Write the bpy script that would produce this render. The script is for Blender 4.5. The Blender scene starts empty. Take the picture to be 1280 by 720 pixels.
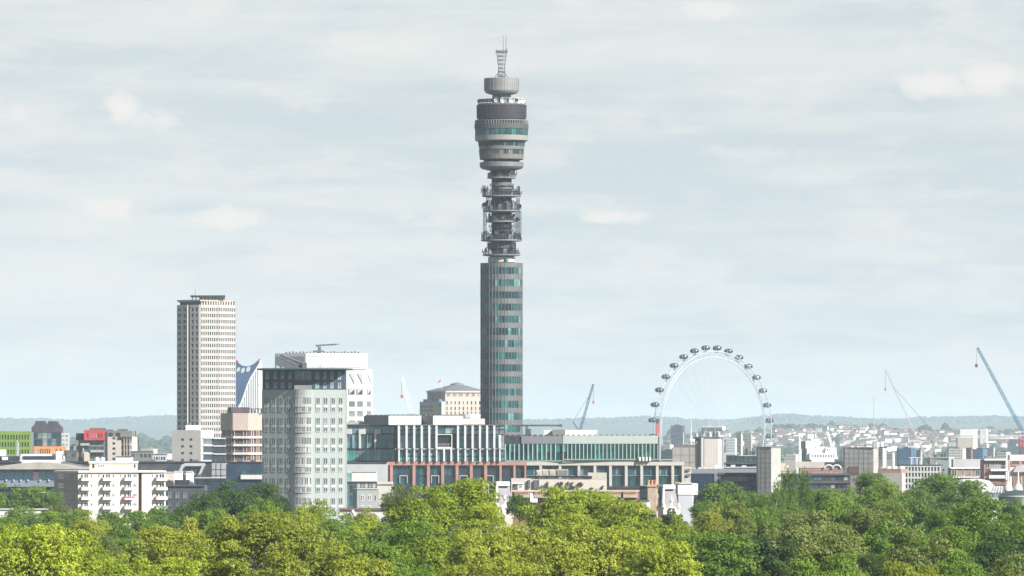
import bpy, math, random
import numpy as np
from mathutils import Vector, Matrix
R = math.radians
rnd = random.Random(7)
scene = bpy.context.scene
col = scene.collection

# ------------------------------------------------------------------ camera
FP = 8450.0                      # focal length in pixels of the 1280 px wide picture
EYE = 550.0                      # picture row of the eye level
cam_d = bpy.data.cameras.new("camera")
cam = bpy.data.objects.new("camera", cam_d)
col.objects.link(cam)
cam.location = (0, 0, 0)
cam.rotation_euler = (R(90), 0, 0)
cam_d.sensor_width = 36.0
cam_d.lens = 36.0 * FP / 1280.0
cam_d.shift_y = (EYE - 360.0) / 1280.0
cam_d.clip_start = 1.0
cam_d.clip_end = 60000.0
scene.camera = cam

# ------------------------------------------------------------------ light
SUN = Vector((0.68, -0.57, 0.58)).normalized()      # direction towards the sun
SUN_EL = math.asin(SUN.z)
SUN_AZ = math.atan2(SUN.x, SUN.y)
sd = bpy.data.lights.new("sun", 'SUN')
sd.energy = 5.0
sd.angle = R(0.5)
sd.color = (1.0, 0.965, 0.915)
so = bpy.data.objects.new("sun", sd)
col.objects.link(so)
so.rotation_euler = (-SUN).to_track_quat('-Z', 'Y').to_euler()

scene.view_settings.view_transform = 'Standard'
scene.view_settings.look = 'None'
scene.view_settings.gamma = 1.0
scene.view_settings.use_curve_mapping = False
scene.view_settings.exposure = 0.92
scene.render.engine = 'CYCLES'
scene.cycles.use_denoising = True
scene.cycles.max_bounces = 6
scene.cycles.volume_bounces = 0
scene.cycles.transparent_max_bounces = 8

world = bpy.data.worlds.new("World")
scene.world = world
world.use_nodes = True
wt = world.node_tree
for n in list(wt.nodes): wt.nodes.remove(n)
def wn(t, **k):
    n = wt.nodes.new(t)
    for a, b in k.items(): setattr(n, a, b)
    return n
def wl(a, b): wt.links.new(a, b)
sky = wn('ShaderNodeTexSky', sky_type='NISHITA')
sky.sun_disc = False
sky.sun_elevation = SUN_EL
sky.sun_rotation = SUN_AZ
sky.altitude = 60.0
sky.air_density = 1.0
sky.dust_density = 2.0
sky.ozone_density = 1.5
tc = wn('ShaderNodeTexCoord')
def wnoise(scale, stretch, detail=6, rough=0.55, off=(0, 0, 0)):
    mp = wn('ShaderNodeMapping')
    mp.inputs['Scale'].default_value = stretch
    mp.inputs['Location'].default_value = off
    wl(tc.outputs['Generated'], mp.inputs['Vector'])
    nz = wn('ShaderNodeTexNoise')
    nz.inputs['Scale'].default_value = scale
    nz.inputs['Detail'].default_value = detail
    nz.inputs['Roughness'].default_value = rough
    wl(mp.outputs[0], nz.inputs['Vector'])
    return nz.outputs['Fac']
def wramp(sock, stops):
    r = wn('ShaderNodeValToRGB')
    els = r.color_ramp.elements
    while len(els) < len(stops): els.new(0.5)
    for e, (p, c) in zip(els, stops):
        e.position = p
        e.color = (c[0], c[1], c[2], 1) if not isinstance(c, float) else (c, c, c, 1)
    wl(sock, r.inputs[0])
    return r.outputs[0]
def wmath(op, a, b=None, clamp=False):
    m = wn('ShaderNodeMath', operation=op)
    m.use_clamp = clamp
    for i, v in enumerate((a, b)):
        if v is None: continue
        if isinstance(v, (int, float)): m.inputs[i].default_value = v
        else: wl(v, m.inputs[i])
    return m.outputs[0]
def wmix(fac, a, b):
    m = wn('ShaderNodeMix', data_type='RGBA')
    if isinstance(fac, (int, float)): m.inputs[0].default_value = fac
    else: wl(fac, m.inputs[0])
    for i, v in ((6, a), (7, b)):
        if isinstance(v, tuple): m.inputs[i].default_value = (*v, 1)
        else: wl(v, m.inputs[i])
    return m.outputs[2]
# thin high layered cloud over the whole sky, its streaks drawn out flat near the horizon
streak = wnoise(1.0, (24, 24, 230), 9, 0.6, (3.1, 1.2, 0.4))
broad = wnoise(1.0, (8, 8, 60), 4, 0.5, (7.7, 2.2, 1.1))
fine = wnoise(1.0, (120, 120, 420), 8, 0.7, (1.4, 9.2, 4.1))
mixn = wmath('ADD', wmath('MULTIPLY', streak, 0.50), wmath('ADD', wmath('MULTIPLY', broad, 0.34), wmath('MULTIPLY', fine, 0.16)))
VEIL_B = (6.9, 7.75, 8.15)
VEIL_W = (8.5, 8.9, 8.85)
veil_col = wramp(mixn, [(0.42, (0, 0, 0)), (0.50, (.55, .55, .55)), (0.58, (1, 1, 1))])
veil0 = wmix(veil_col, VEIL_B, VEIL_W)
zc_ = wn('ShaderNodeSeparateXYZ'); wl(tc.outputs['Generated'], zc_.inputs[0])
vs_ = wn('ShaderNodeVectorMath', operation='SCALE')       # air glow: the veil brightens towards the horizon
wl(veil0, vs_.inputs[0])
wl(wmath('ADD', 1.0, wmath('MULTIPLY', wmath('SUBTRACT', 1.0, wmath('DIVIDE', zc_.outputs['Z'], 0.045), True), 0.12)), vs_.inputs['Scale'])
veil = vs_.outputs[0]
# cumulus puffs low over the city: billows inside soft patches of the sky
sep = wn('ShaderNodeSeparateXYZ')
wl(tc.outputs['Generated'], sep.inputs[0])
az = wmath('DIVIDE', sep.outputs['X'], sep.outputs['Y'])
elv = sep.outputs['Z']
puffn = wnoise(1.0, (230, 230, 330), 8, 0.6, (5.5, 0.3, 2.0))
puffs = None
for (px, py, wx, wy, amp) in [(1165, 108, 70, 26, .8), (1240, 102, 60, 28, .85), (152, 135, 34, 26, .85), (190, 148, 46, 22, .6),
                              (140, 262, 60, 24, .8), (285, 272, 66, 22, .85), (765, 272, 70, 15, .8), (525, 275, 60, 14, .6),
                              (890, 15, 60, 18, .7), (10, 140, 40, 22, .6), (640, 330, 90, 14, .35), (930, 190, 110, 14, .5),
                              (110, 350, 90, 20, .4), (1090, 345, 90, 16, .45), (840, 325, 90, 14, .4), (1230, 345, 70, 18, .4)]:
    dx = wmath('DIVIDE', wmath('SUBTRACT', az, (px - 640) / FP), wx / FP)
    dz = wmath('DIVIDE', wmath('SUBTRACT', elv, (EYE - py) / FP), wy / FP)
    d2 = wmath('ADD', wmath('MULTIPLY', dx, dx), wmath('MULTIPLY', dz, dz))
    g = wmath('MULTIPLY', wmath('SUBTRACT', 1.0, d2, True), amp)
    puffs = g if puffs is None else wmath('MAXIMUM', puffs, g)
front = wmath('GREATER_THAN', sep.outputs['Y'], 0.0)
pf = wmath('MULTIPLY', wmath('MULTIPLY', wramp(wmath('ADD', puffn, wmath('MULTIPLY', puffs, 0.42)), [(0.58, 0.0), (0.78, 1.0)]), puffs), front)
pf = wmath('MULTIPLY', pf, 1.2, True)
low = wmath('MULTIPLY', wramp(wnoise(1.0, (70, 70, 210), 9, 0.6, (2.2, 8.8, 6.1)), [(0.53, 0.0), (0.68, 1.0)]), 0.45)
pf = wmath('MAXIMUM', pf, low)
cloudc = wmix(pf, veil, (10.0, 9.75, 9.4))
# the veil of cloud lies thick towards the horizon and is thinned overhead, out of view, to cut the fill light
veilf = wmath('SUBTRACT', 0.90, wmath('MULTIPLY', wmath('MULTIPLY', wmath('SUBTRACT', elv, 0.10), 4.0, True), 0.65), True)
final = wmix(veilf, sky.outputs[0], cloudc)
bg = wn('ShaderNodeBackground')
bg.inputs['Strength'].default_value = 0.0505
wl(final, bg.inputs['Color'])
wo = wn('ShaderNodeOutputWorld')
wl(bg.outputs[0], wo.inputs['Surface'])

GZ = -38.0                       # street level of the city below the hill

# ------------------------------------------------------------------ materials
MATS = {}
def mat(name, c, rough=0.8, var=0.12, scale=0.25, metal=0.0, streak=0.0, spec=0.35):
    """Painted or mineral surface: base colour with blotchy wear and faint rain streaks."""
    if name in MATS: return MATS[name]
    m = bpy.data.materials.new(name); m.use_nodes = True
    t = m.node_tree; b = t.nodes['Principled BSDF']
    b.inputs['Roughness'].default_value = rough
    b.inputs['Metallic'].default_value = metal
    b.inputs['Specular IOR Level'].default_value = spec
    tcn = t.nodes.new('ShaderNodeTexCoord')
    nz = t.nodes.new('ShaderNodeTexNoise'); nz.inputs['Scale'].default_value = scale; nz.inputs['Detail'].default_value = 5
    t.links.new(tcn.outputs['Object'], nz.inputs['Vector'])
    fac = nz.outputs['Fac']
    if streak > 0:
        mp = t.nodes.new('ShaderNodeMapping'); mp.inputs['Scale'].default_value = (1.6, 1.6, 0.08)
        t.links.new(tcn.outputs['Object'], mp.inputs['Vector'])
        n2 = t.nodes.new('ShaderNodeTexNoise'); n2.inputs['Scale'].default_value = 1.0; n2.inputs['Detail'].default_value = 4
        t.links.new(mp.outputs[0], n2.inputs['Vector'])
        mx = t.nodes.new('ShaderNodeMix'); mx.data_type = 'FLOAT'; mx.inputs[0].default_value = streak
        t.links.new(fac, mx.inputs[2]); t.links.new(n2.outputs['Fac'], mx.inputs[3])
        fac = mx.outputs[0]
    rp = t.nodes.new('ShaderNodeValToRGB')
    e = rp.color_ramp.elements
    e[0].position = 0.32; e[1].position = 0.68
    e[0].color = tuple(max(0, x * (1 - var * 1.3)) for x in c) + (1,)
    e[1].color = tuple(min(1, x * (1 + var * 0.8)) for x in c) + (1,)
    t.links.new(fac, rp.inputs[0]); t.links.new(rp.outputs[0], b.inputs['Base Color'])
    MATS[name] = m
    return m
def glass(name, c, rough=0.12, spec=0.9, var=0.35):
    if name in MATS: return MATS[name]
    m = mat(name, c, rough, var, 0.35, 0.0, 0.0, spec)
    return m
def leafmat(name, c, c2, trans=0.35):
    m = bpy.data.materials.new(name); m.use_nodes = True
    t = m.node_tree; b = t.nodes['Principled BSDF']
    b.inputs['Roughness'].default_value = 0.5
    b.inputs['Specular IOR Level'].default_value = 0.35
    tcn = t.nodes.new('ShaderNodeTexCoord')
    nz = t.nodes.new('ShaderNodeTexNoise'); nz.inputs['Scale'].default_value = 2.6; nz.inputs['Detail'].default_value = 3
    t.links.new(tcn.outputs['Object'], nz.inputs['Vector'])
    oi = t.nodes.new('ShaderNodeObjectInfo')
    ad = t.nodes.new('ShaderNodeMath'); ad.operation = 'MULTIPLY_ADD'; ad.inputs[1].default_value = 0.22; ad.inputs[2].default_value = -0.11
    t.links.new(oi.outputs['Random'], ad.inputs[0])
    a2 = t.nodes.new('ShaderNodeMath'); a2.operation = 'ADD'
    t.links.new(ad.outputs[0], a2.inputs[0]); t.links.new(nz.outputs['Fac'], a2.inputs[1])
    rp = t.nodes.new('ShaderNodeValToRGB'); e = rp.color_ramp.elements
    e[0].position = 0.33; e[1].position = 0.67
    e[0].color = (*c, 1); e[1].color = (*c2, 1)
    t.links.new(a2.outputs[0], rp.inputs[0]); t.links.new(rp.outputs[0], b.inputs['Base Color'])
    tr = t.nodes.new('ShaderNodeBsdfTranslucent')
    t.links.new(rp.outputs[0], tr.inputs['Color'])
    mx = t.nodes.new('ShaderNodeMixShader'); mx.inputs[0].default_value = trans
    out = [n for n in t.nodes if n.type == 'OUTPUT_MATERIAL'][0]
    t.links.new(b.outputs[0], mx.inputs[1]); t.links.new(tr.outputs[0], mx.inputs[2]); t.links.new(mx.outputs[0], out.inputs['Surface'])
    MATS[name] = m
    return m

M = dict(
 white=mat('white paint', (.62, .615, .60), .6, .06, .3, streak=.5),
 offwhite=mat('off white render', (.50, .49, .465), .8, .1, .3, streak=.5),
 cream=mat('cream render', (.45, .40, .34), .85, .1, .25, streak=.5),
 tan=mat('tan brick', (.38, .315, .265), .9, .14, .6),
 palebrick=mat('pale brick', (.56, .50, .44), .9, .1, .6),
 brownbrick=mat('brown brick', (.21, .13, .10), .9, .15, .5),
 pinkbrick=mat('pink brick', (.30, .19, .16), .9, .15, .5),
 granite=mat('pink granite', (.34, .185, .155), .7, .1, .4),
 stone=mat('pale stone', (.46, .43, .38), .85, .1, .3, streak=.5),
 concrete=mat('concrete', (.32, .305, .28), .9, .12, .25, streak=.6),
 dkconcrete=mat('dark concrete', (.17, .165, .155), .9, .15, .25, streak=.5),
 towerclad=mat('tower cladding', (.128, .132, .130), .6, .16, .3, .15, .6),
 drumclad=mat('drum cladding', (.155, .158, .158), .6, .12, .3, .1, .5),
 brownclad=mat('brown ribbed cladding', (.092, .085, .082), .7, .15, .4, .1, .5),
 screen=mat('dark mesh screen', (.030, .024, .034), .6, .3, .5),
 sage=mat('sage grey panels', (.275, .31, .295), .75, .06, .2, streak=.6),
 grey=mat('mid grey cladding', (.20, .205, .215), .7, .1, .3, streak=.4),
 ltgrey=mat('light grey cladding', (.37, .38, .39), .7, .08, .3, streak=.4),
 charcoal=mat('charcoal metal', (.045, .050, .060), .6, .2, .3),
 black=mat('black metal', (.014, .015, .018), .6, .2, .5),
 navy=mat('navy cladding', (.022, .040, .065), .45, .2, .3),
 slate=mat('slate', (.235, .225, .235), .8, .12, .6),
 dkslate=mat('dark slate', (.06, .06, .07), .8, .15, .6),
 roofbrown=mat('weathered roof', (.33, .305, .27), .9, .12, .3),
 clay=mat('clay pots', (.50, .26, .15), .9, .15, 1.2),
 tile=mat('clay tile roof', (.15, .095, .075), .9, .2, .6),
 tile2=mat('grey tile roof', (.11, .10, .095), .9, .2, .6),
 green=mat('lime green fins', (.15, .24, .03), .6, .1, .3),
 orange=mat('orange panels', (.60, .24, .07), .6, .08, .3),
 red=mat('red panels', (.42, .045, .05), .6, .08, .3),
 redmast=mat('red mast paint', (.50, .06, .06), .5, .1, .3),
 craneblue=mat('blue crane paint', (.03, .13, .22), .5, .15, .3),
 cranepale=mat('pale crane paint', (.42, .39, .35), .5, .1, .3),
 cranewhite=mat('white crane paint', (.60, .60, .60), .5, .06, .3),
 steel=mat('galvanised steel', (.14, .15, .16), .5, .15, .5, .5),
 dksteel=mat('dark antenna steel', (.045, .05, .058), .6, .2, .5),
 copper=mat('green copper', (.10, .17, .14), .8, .2, .5),
 leadroof=mat('lead roof', (.15, .155, .165), .7, .12, .3),
 wood=mat('bark', (.10, .075, .05), .9, .2, .8),
 bluewrap=mat('blue sheeting', (.08, .15, .24), .8, .15, .2),
 mauve=mat('mauve window panels', (.10, .075, .09), .4, .25, .4),
 asphalt=mat('ground', (.055, .065, .04), .95, .2, .02),
 pinkwrap=mat('pink balcony cloth', (.60, .12, .25), .8, .1, .3),
)
GT = [glass('teal glass %d' % i, c) for i, c in enumerate([(.010, .05, .058), (.018, .09, .095), (.03, .16, .15), (.04, .23, .205), (.12, .29, .265), (.018, .10, .10)])]
TG = [glass('tower glass %d' % i, c, .2, .35) for i, c in enumerate([(.006, .026, .034), (.010, .055, .062), (.018, .095, .098), (.034, .165, .155), (.10, .25, .23), (.012, .07, .075)])]
GD = [glass('dark glass %d' % i, c) for i, c in enumerate([(.012, .018, .026), (.02, .032, .042), (.035, .055, .065), (.08, .10, .115)])]
GP = [glass('pale glass %d' % i, c, .25, .5) for i, c in enumerate([(.13, .17, .175), (.22, .25, .25), (.38, .40, .39), (.035, .055, .07), (.02, .035, .05)])]
GB = [glass('blue glass %d' % i, c) for i, c in enumerate([(.014, .045, .07), (.03, .09, .12), (.07, .16, .19)])]

# ------------------------------------------------------------------ mesh helpers
class MB:
    def __init__(s): s.v = []; s.f = []; s.m = []
    def add(s, vs, fs, m=0):
        o = len(s.v); s.v += [tuple(x) for x in vs]
        s.f += [tuple(o + i for i in f) for f in fs]; s.m += [m] * len(fs)
    def hexa(s, c, m=0):
        s.add(c, [(3, 2, 1, 0), (4, 5, 6, 7), (0, 1, 5, 4), (1, 2, 6, 5), (2, 3, 7, 6), (3, 0, 4, 7)], m)
    def box(s, x0, x1, y0, y1, z0, z1, m=0):
        s.hexa([(x0, y0, z0), (x1, y0, z0), (x1, y1, z0), (x0, y1, z0), (x0, y0, z1), (x1, y0, z1), (x1, y1, z1), (x0, y1, z1)], m)
    def prism(s, poly, z0, z1, m=0, top=None):
        n = len(poly); top = top or poly
        s.add([(p[0], p[1], z0) for p in poly] + [(p[0], p[1], z1) for p in top],
              [tuple(range(n))[::-1], tuple(range(n, 2 * n))] + [(i, (i + 1) % n, n + (i + 1) % n, n + i) for i in range(n)], m)
    def slab(s, poly, y0, y1, m=0):      # outline in x,z given thickness in y
        n = len(poly)
        s.add([(p[0], y0, p[1]) for p in poly] + [(p[0], y1, p[1]) for p in poly],
              [tuple(range(n)), tuple(range(n, 2 * n))[::-1]] + [((i + 1) % n, i, n + i, n + (i + 1) % n) for i in range(n)], m)
    def rev(s, prof, n=48, cx=0, cy=0, m=0, ph=0.0, caps=True):   # prof: (r, z) bottom to top
        vs = []
        for r, z in prof:
            for k in range(n):
                a = 2 * math.pi * k / n + ph
                vs.append((cx + r * math.cos(a), cy + r * math.sin(a), z))
        fs = []
        for j in range(len(prof) - 1):
            for k in range(n):
                k2 = (k + 1) % n
                fs.append((j * n + k, j * n + k2, (j + 1) * n + k2, (j + 1) * n + k))
        if caps:
            fs.append(tuple(range(n))[::-1]); fs.append(tuple((len(prof) - 1) * n + k for k in range(n)))
        s.add(vs, fs, m)
    def tube(s, p0, p1, r, n=4, m=0, r1=None):
        p0 = Vector(p0); p1 = Vector(p1); d = (p1 - p0)
        if d.length < 1e-6: return
        q = d.normalized(); a = q.orthogonal().normalized(); b = q.cross(a)
        r1 = r if r1 is None else r1
        vs = []
        for P, rr in ((p0, r), (p1, r1)):
            for k in range(n):
                t = 2 * math.pi * k / n + .785
                vs.append(P + a * (rr * math.cos(t)) + b * (rr * math.sin(t)))
        s.add(vs, [tuple(range(n))[::-1], tuple(range(n, 2 * n))] + [(k, (k + 1) % n, n + (k + 1) % n, n + k) for k in range(n)], m)
    def lattice(s, p0, p1, w, n, r, w1=None, tri=True, m=0):
        """Open truss from p0 to p1: chords, rungs and diagonals."""
        p0 = Vector(p0); p1 = Vector(p1); q = (p1 - p0).normalized()
        a = q.cross(Vector((0, 1, 0)));
        if a.length < .1: a = q.cross(Vector((1, 0, 0)))
        a.normalize(); b = q.cross(a)
        w1 = w if w1 is None else w1
        offs = [a * .5 + b * .4, a * -.5 + b * .4, b * -.5] if tri else [a * .5 + b * .5, a * -.5 + b * .5, a * -.5 - b * .5, a * .5 - b * .5]
        k = len(offs)
        for o in offs: s.tube(p0 + o * w, p1 + o * w1, r, 4, m)
        for i in range(n):
            t0 = i / n; t1 = (i + 1) / n
            A = p0.lerp(p1, t0); Bv = p0.lerp(p1, t1); wa = w + (w1 - w) * t0; wb = w + (w1 - w) * t1
            for j in range(k):
                s.tube(A + offs[j] * wa, Bv + offs[(j + 1) % k] * wb, r * .6, 3, m)
                if i % 2 == 0: s.tube(A + offs[j] * wa, A + offs[(j + 1) % k] * wa, r * .6, 3, m)
    def ball(s, c, rx, ry, rz, nu=10, nv=6, m=0):
        vs = [(c[0], c[1], c[2] - rz)]
        for j in range(1, nv):
            a = -math.pi / 2 + math.pi * j / nv
            for k in range(nu):
                t = 2 * math.pi * k / nu
                vs.append((c[0] + rx * math.cos(a) * math.cos(t), c[1] + ry * math.cos(a) * math.sin(t), c[2] + rz * math.sin(a)))
        vs.append((c[0], c[1], c[2] + rz)); L = len(vs) - 1
        fs = [(0, 1 + (k + 1) % nu, 1 + k) for k in range(nu)]
        for j in range(nv - 2):
            for k in range(nu):
                fs.append((1 + j * nu + k, 1 + j * nu + (k + 1) % nu, 1 + (j + 1) * nu + (k + 1) % nu, 1 + (j + 1) * nu + k))
        fs += [(L, 1 + (nv - 2) * nu + k, 1 + (nv - 2) * nu + (k + 1) % nu) for k in range(nu)]
        s.add(vs, fs, m)
    def mesh(s, name, mats, smooth=False):
        me = bpy.data.meshes.new(name)
        me.from_pydata(s.v, [], s.f)
        for m in (mats if isinstance(mats, (list, tuple)) else [mats]): me.materials.append(m)
        me.polygons.foreach_set('material_index', s.m)
        if smooth: me.polygons.foreach_set('use_smooth', [True] * len(s.f))
        me.update()
        return me
    def build(s, name, mats, parent=None, loc=(0, 0, 0), rz=0, smooth=False, **tags):
        if not s.f: return None
        return link(name, s.mesh(name, mats, smooth), parent, loc, rz, **tags)
def link(name, data, parent=None, loc=(0, 0, 0), rz=0, **tags):
    o = bpy.data.objects.new(name, data); col.objects.link(o)
    o.location = loc; o.rotation_euler = (0, 0, rz)
    if parent: o.parent = parent
    for k, v in tags.items():
        if v: o[k] = v
    return o
def thing(name, label, category, loc=(0, 0, 0), rz=0, group=None):
    return link(name, None, None, loc, rz, label=label, category=category, group=group)
def W(px, py, D):                # picture position at a given distance -> place in the world
    return Vector(((px - 640) / FP * D, D, (EYE - py) / FP * D))

class Face: pass
class Bd:
    """A building standing at distance D; its plan is a run of picture columns with setbacks in metres."""
    WLIM = 100
    def __init__(s, name, label, cat, px, D, group=None, z=GZ):
        s.D = D; s.s = FP / D; s.px = px; s.gz = z
        s.root = thing(name, label, cat, ((px - 640) / s.s, D, z), 0, group)
        s.wins = []
    def x(s, px, dy=0): return (px - 640) / FP * (s.D + dy) - (s.px - 640) / s.s
    def z(s, py): return (EYE - py) / s.s - s.gz
    def pt(s, px, dy=0): return (s.x(px, dy), dy)
    def face(s, u0, d0, u1, d1):
        f = Face(); f.u0, f.u1 = u0, u1
        f.p0 = Vector(s.pt(u0, d0)); f.p1 = Vector(s.pt(u1, d1))
        f.d = (f.p1 - f.p0).normalized(); f.n = Vector((f.d.y, -f.d.x)); f.ang = math.atan2(f.d.y, f.d.x)
        return f
    def at(s, f, u, d=0):
        t = (u - f.u0) / (f.u1 - f.u0)
        p = f.p0 + (f.p1 - f.p0) * t + f.n * d
        return (p.x, p.y)
    def fbox(s, mb, f, u0, u1, v0, v1, d0, d1, m=0):   # v0 upper row, v1 lower row
        a = s.at(f, u0, d1); b = s.at(f, u1, d1); c = s.at(f, u1, d0); e = s.at(f, u0, d0)
        z0, z1 = s.z(v1), s.z(v0)
        mb.hexa([(*a, z0), (*b, z0), (*c, z0), (*e, z0), (*a, z1), (*b, z1), (*c, z1), (*e, z1)], m)
    def body(s, mb, plan, v0, v1, depth=18, m=0):      # plan [(px, setback)]; v1 None = down to the street
        pts = [s.pt(u, d) for u, d in plan]
        far = max(d for _, d in plan)
        pts += [(pts[-1][0], far + depth), (pts[0][0], far + depth)]
        mb.prism(pts, 0 if v1 is None else s.z(v1), s.z(v0), m)
        return [s.face(plan[i][0], plan[i][1], plan[i + 1][0], plan[i + 1][1]) for i in range(len(plan) - 1)]
    def relief(s, mb, f, u0, u1, v0, v1, cols, rows, d, m=0):
        """Piers and spandrels standing proud round window openings."""
        e = [u0] + [x for c in cols for x in c] + [u1]
        for i in range(0, len(e), 2):
            if abs(e[i + 1] - e[i]) > .02: s.fbox(mb, f, e[i], e[i + 1], v0, v1, 0.002, d, m)
        r = [v0] + [x for c in rows for x in c] + [v1]
        for a, b in cols:
            for i in range(0, len(r), 2):
                if abs(r[i + 1] - r[i]) > .02: s.fbox(mb, f, a, b, r[i], r[i + 1], 0.002, d - .03, m)
    def win(s, f, u0, u1, v0, v1, d=0.0, gl=None, fr=None, nm=0, th=.12):
        s.wins.append((f, u0, u1, v0, v1, d, gl or rnd.choice(GD), fr, nm, th))
    def grid(s, f, cols, rows, d=0.0, gl=None, fr=None, nm=0, skip=None):
        for j, (v0, v1) in enumerate(rows):
            for i, (u0, u1) in enumerate(cols):
                if skip and skip(i, j): continue
                g = rnd.choice(gl) if isinstance(gl, (list, tuple)) else gl
                s.win(f, u0, u1, v0, v1, d, g, fr, nm)
    def _wgeo(s, mb, w, h, fr, nm, th, T):
        o = len(mb.v)
        mb.box(-w / 2, w / 2, -.05, -.004, -h / 2, h / 2, 0)
        if fr:
            t = min(th, w * .16)
            for a in (-1, 1):
                x0 = a * w / 2; mb.box(min(x0, x0 - a * t), max(x0, x0 - a * t), -.10, -.052, -h / 2, h / 2, 1)
                z0 = a * h / 2; mb.box(-w / 2 + t, w / 2 - t, -.10, -.052, min(z0, z0 - a * t), max(z0, z0 - a * t), 1)
            for k in range(nm):
                xm = -w / 2 + w * (k + 1) / (nm + 1)
                mb.box(xm - t / 2, xm + t / 2, -.098, -.053, -h / 2 + t, h / 2 - t, 1)
        if T is not None:
            for i in range(o, len(mb.v)): mb.v[i] = tuple(T @ Vector(mb.v[i]))
    def done(s):
        cache = {}
        ws = s.wins
        if len(ws) > s.WLIM:
            k = sorted(range(len(ws)), key=lambda i: -(ws[i][2] - ws[i][1]) * (ws[i][4] - ws[i][3]))
            big = set(k[:s.WLIM])
        else: big = set(range(len(ws)))
        rest = {}
        for i, (f, u0, u1, v0, v1, d, gl, fr, nm, th) in enumerate(ws):
            a = s.at(f, u0, d); b = s.at(f, u1, d)
            w = math.dist(a, b); h = s.z(v0) - s.z(v1)
            loc = ((a[0] + b[0]) / 2, (a[1] + b[1]) / 2, (s.z(v0) + s.z(v1)) / 2)
            if i in big:
                key = (round(w, 2), round(h, 2), gl.name, fr.name if fr else '', nm)
                if key not in cache:
                    mb = MB(); s._wgeo(mb, w, h, fr, nm, th, None)
                    cache[key] = mb.mesh('window', [gl, fr or gl])
                link('window', cache[key], s.root, loc, f.ang)
            else:
                mb, ml = rest.setdefault('x', (MB(), []))
                sub = MB(); s._wgeo(sub, w, h, fr, nm, th, Matrix.Translation(loc) @ Matrix.Rotation(f.ang, 4, 'Z'))
                idx = []
                for mm in (gl, fr or gl):
                    if mm not in ml: ml.append(mm)
                    idx.append(ml.index(mm))
                o = len(mb.v); mb.v += sub.v; mb.f += [tuple(o + q for q in ff) for ff in sub.f]; mb.m += [idx[q] for q in sub.m]
        for mb, ml in rest.values(): mb.build('window', ml, s.root, kind='stuff')
        return s.root
def cells(a, b, n, frac):        # n openings between a and b, each taking frac of its bay
    p = (b - a) / n
    return [(a + p * (i + .5 - frac / 2), a + p * (i + .5 + frac / 2)) for i in range(n)]
def rows_(v0, pitch, n, h): return [(v0 + i * pitch, v0 + i * pitch + h) for i in range(n)]
# ------------------------------------------------------------------ ground, hills, haze
g = MB()
g.add([(-9000, -600, GZ), (9000, -600, GZ), (9000, 37000, GZ), (-9000, 37000, GZ)], [(0, 1, 2, 3)])
g.build('ground', M['asphalt'], kind='structure')

def lerp_tab(tab, x):
    if x <= tab[0][0]: return tab[0][1]
    for (a, b), (c, d) in zip(tab, tab[1:]):
        if x <= c:
            t = (x - a) / (c - a); t = t * t * (3 - 2 * t)
            return b + (d - b) * t
    return tab[-1][1]
CREST = [(-200, 546), (0, 547), (150, 549), (260, 547), (500, 546), (700, 546), (800, 545), (850, 541), (905, 539), (945, 537), (985, 531), (1010, 532), (1100, 531), (1190, 534), (1290, 534), (1500, 532)]
FAR = [(-200, 523), (20, 524), (90, 524.5), (200, 521), (420, 523), (640, 525), (740, 523.5), (800, 522), (900, 525), (985, 519), (1020, 521), (1100, 524), (1180, 522), (1290, 520), (1500, 524)]
def hz(X, Y):
    px = 640 + X * FP / max(Y, 100)
    zc = (EYE - lerp_tab(CREST, px)) / FP * 14000 - 12
    zf = (EYE - lerp_tab(FAR, px)) / FP * 30000 - 8
    wob = 3 * math.sin(X * .009 + Y * .002) + 2 * math.sin(X * .021 + 1.3 + Y * .004)
    def sm(a, b, t):
        t = min(1, max(0, (t - a) / (b - a))); return t * t * (3 - 2 * t)
    
    near = -44 + 20 * sm(9000, 12500, Y)
    if Y > 12400: near += (zc + 24) * min(1, (Y - 12400) / 1600)
    if Y > 14000: near -= (zc + 44) * .45 * sm(14000, 17000, Y)
    far = -44 + (zf + 44) * sm(20000, 30000, Y) * (1 - .5 * sm(30000, 36000, Y))
    k = sm(8600, 10500, Y)
    return max(near, far) + wob * k
hm = MB()
XS = np.linspace(-5400, 5400, 217); YS = np.concatenate([np.linspace(7600, 17000, 80), np.linspace(17400, 36800, 44)])
vs = [(x, y, hz(x, y)) for y in YS for x in XS]
nx = len(XS)
hm.add(vs, [(j * nx + i, j * nx + i + 1, (j + 1) * nx + i + 1, (j + 1) * nx + i) for j in range(len(YS) - 1) for i in range(nx - 1)])
hm.build('hills', mat('hill grass', (.045, .065, .035), .95, .35, .004), kind='structure', smooth=True)

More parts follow.
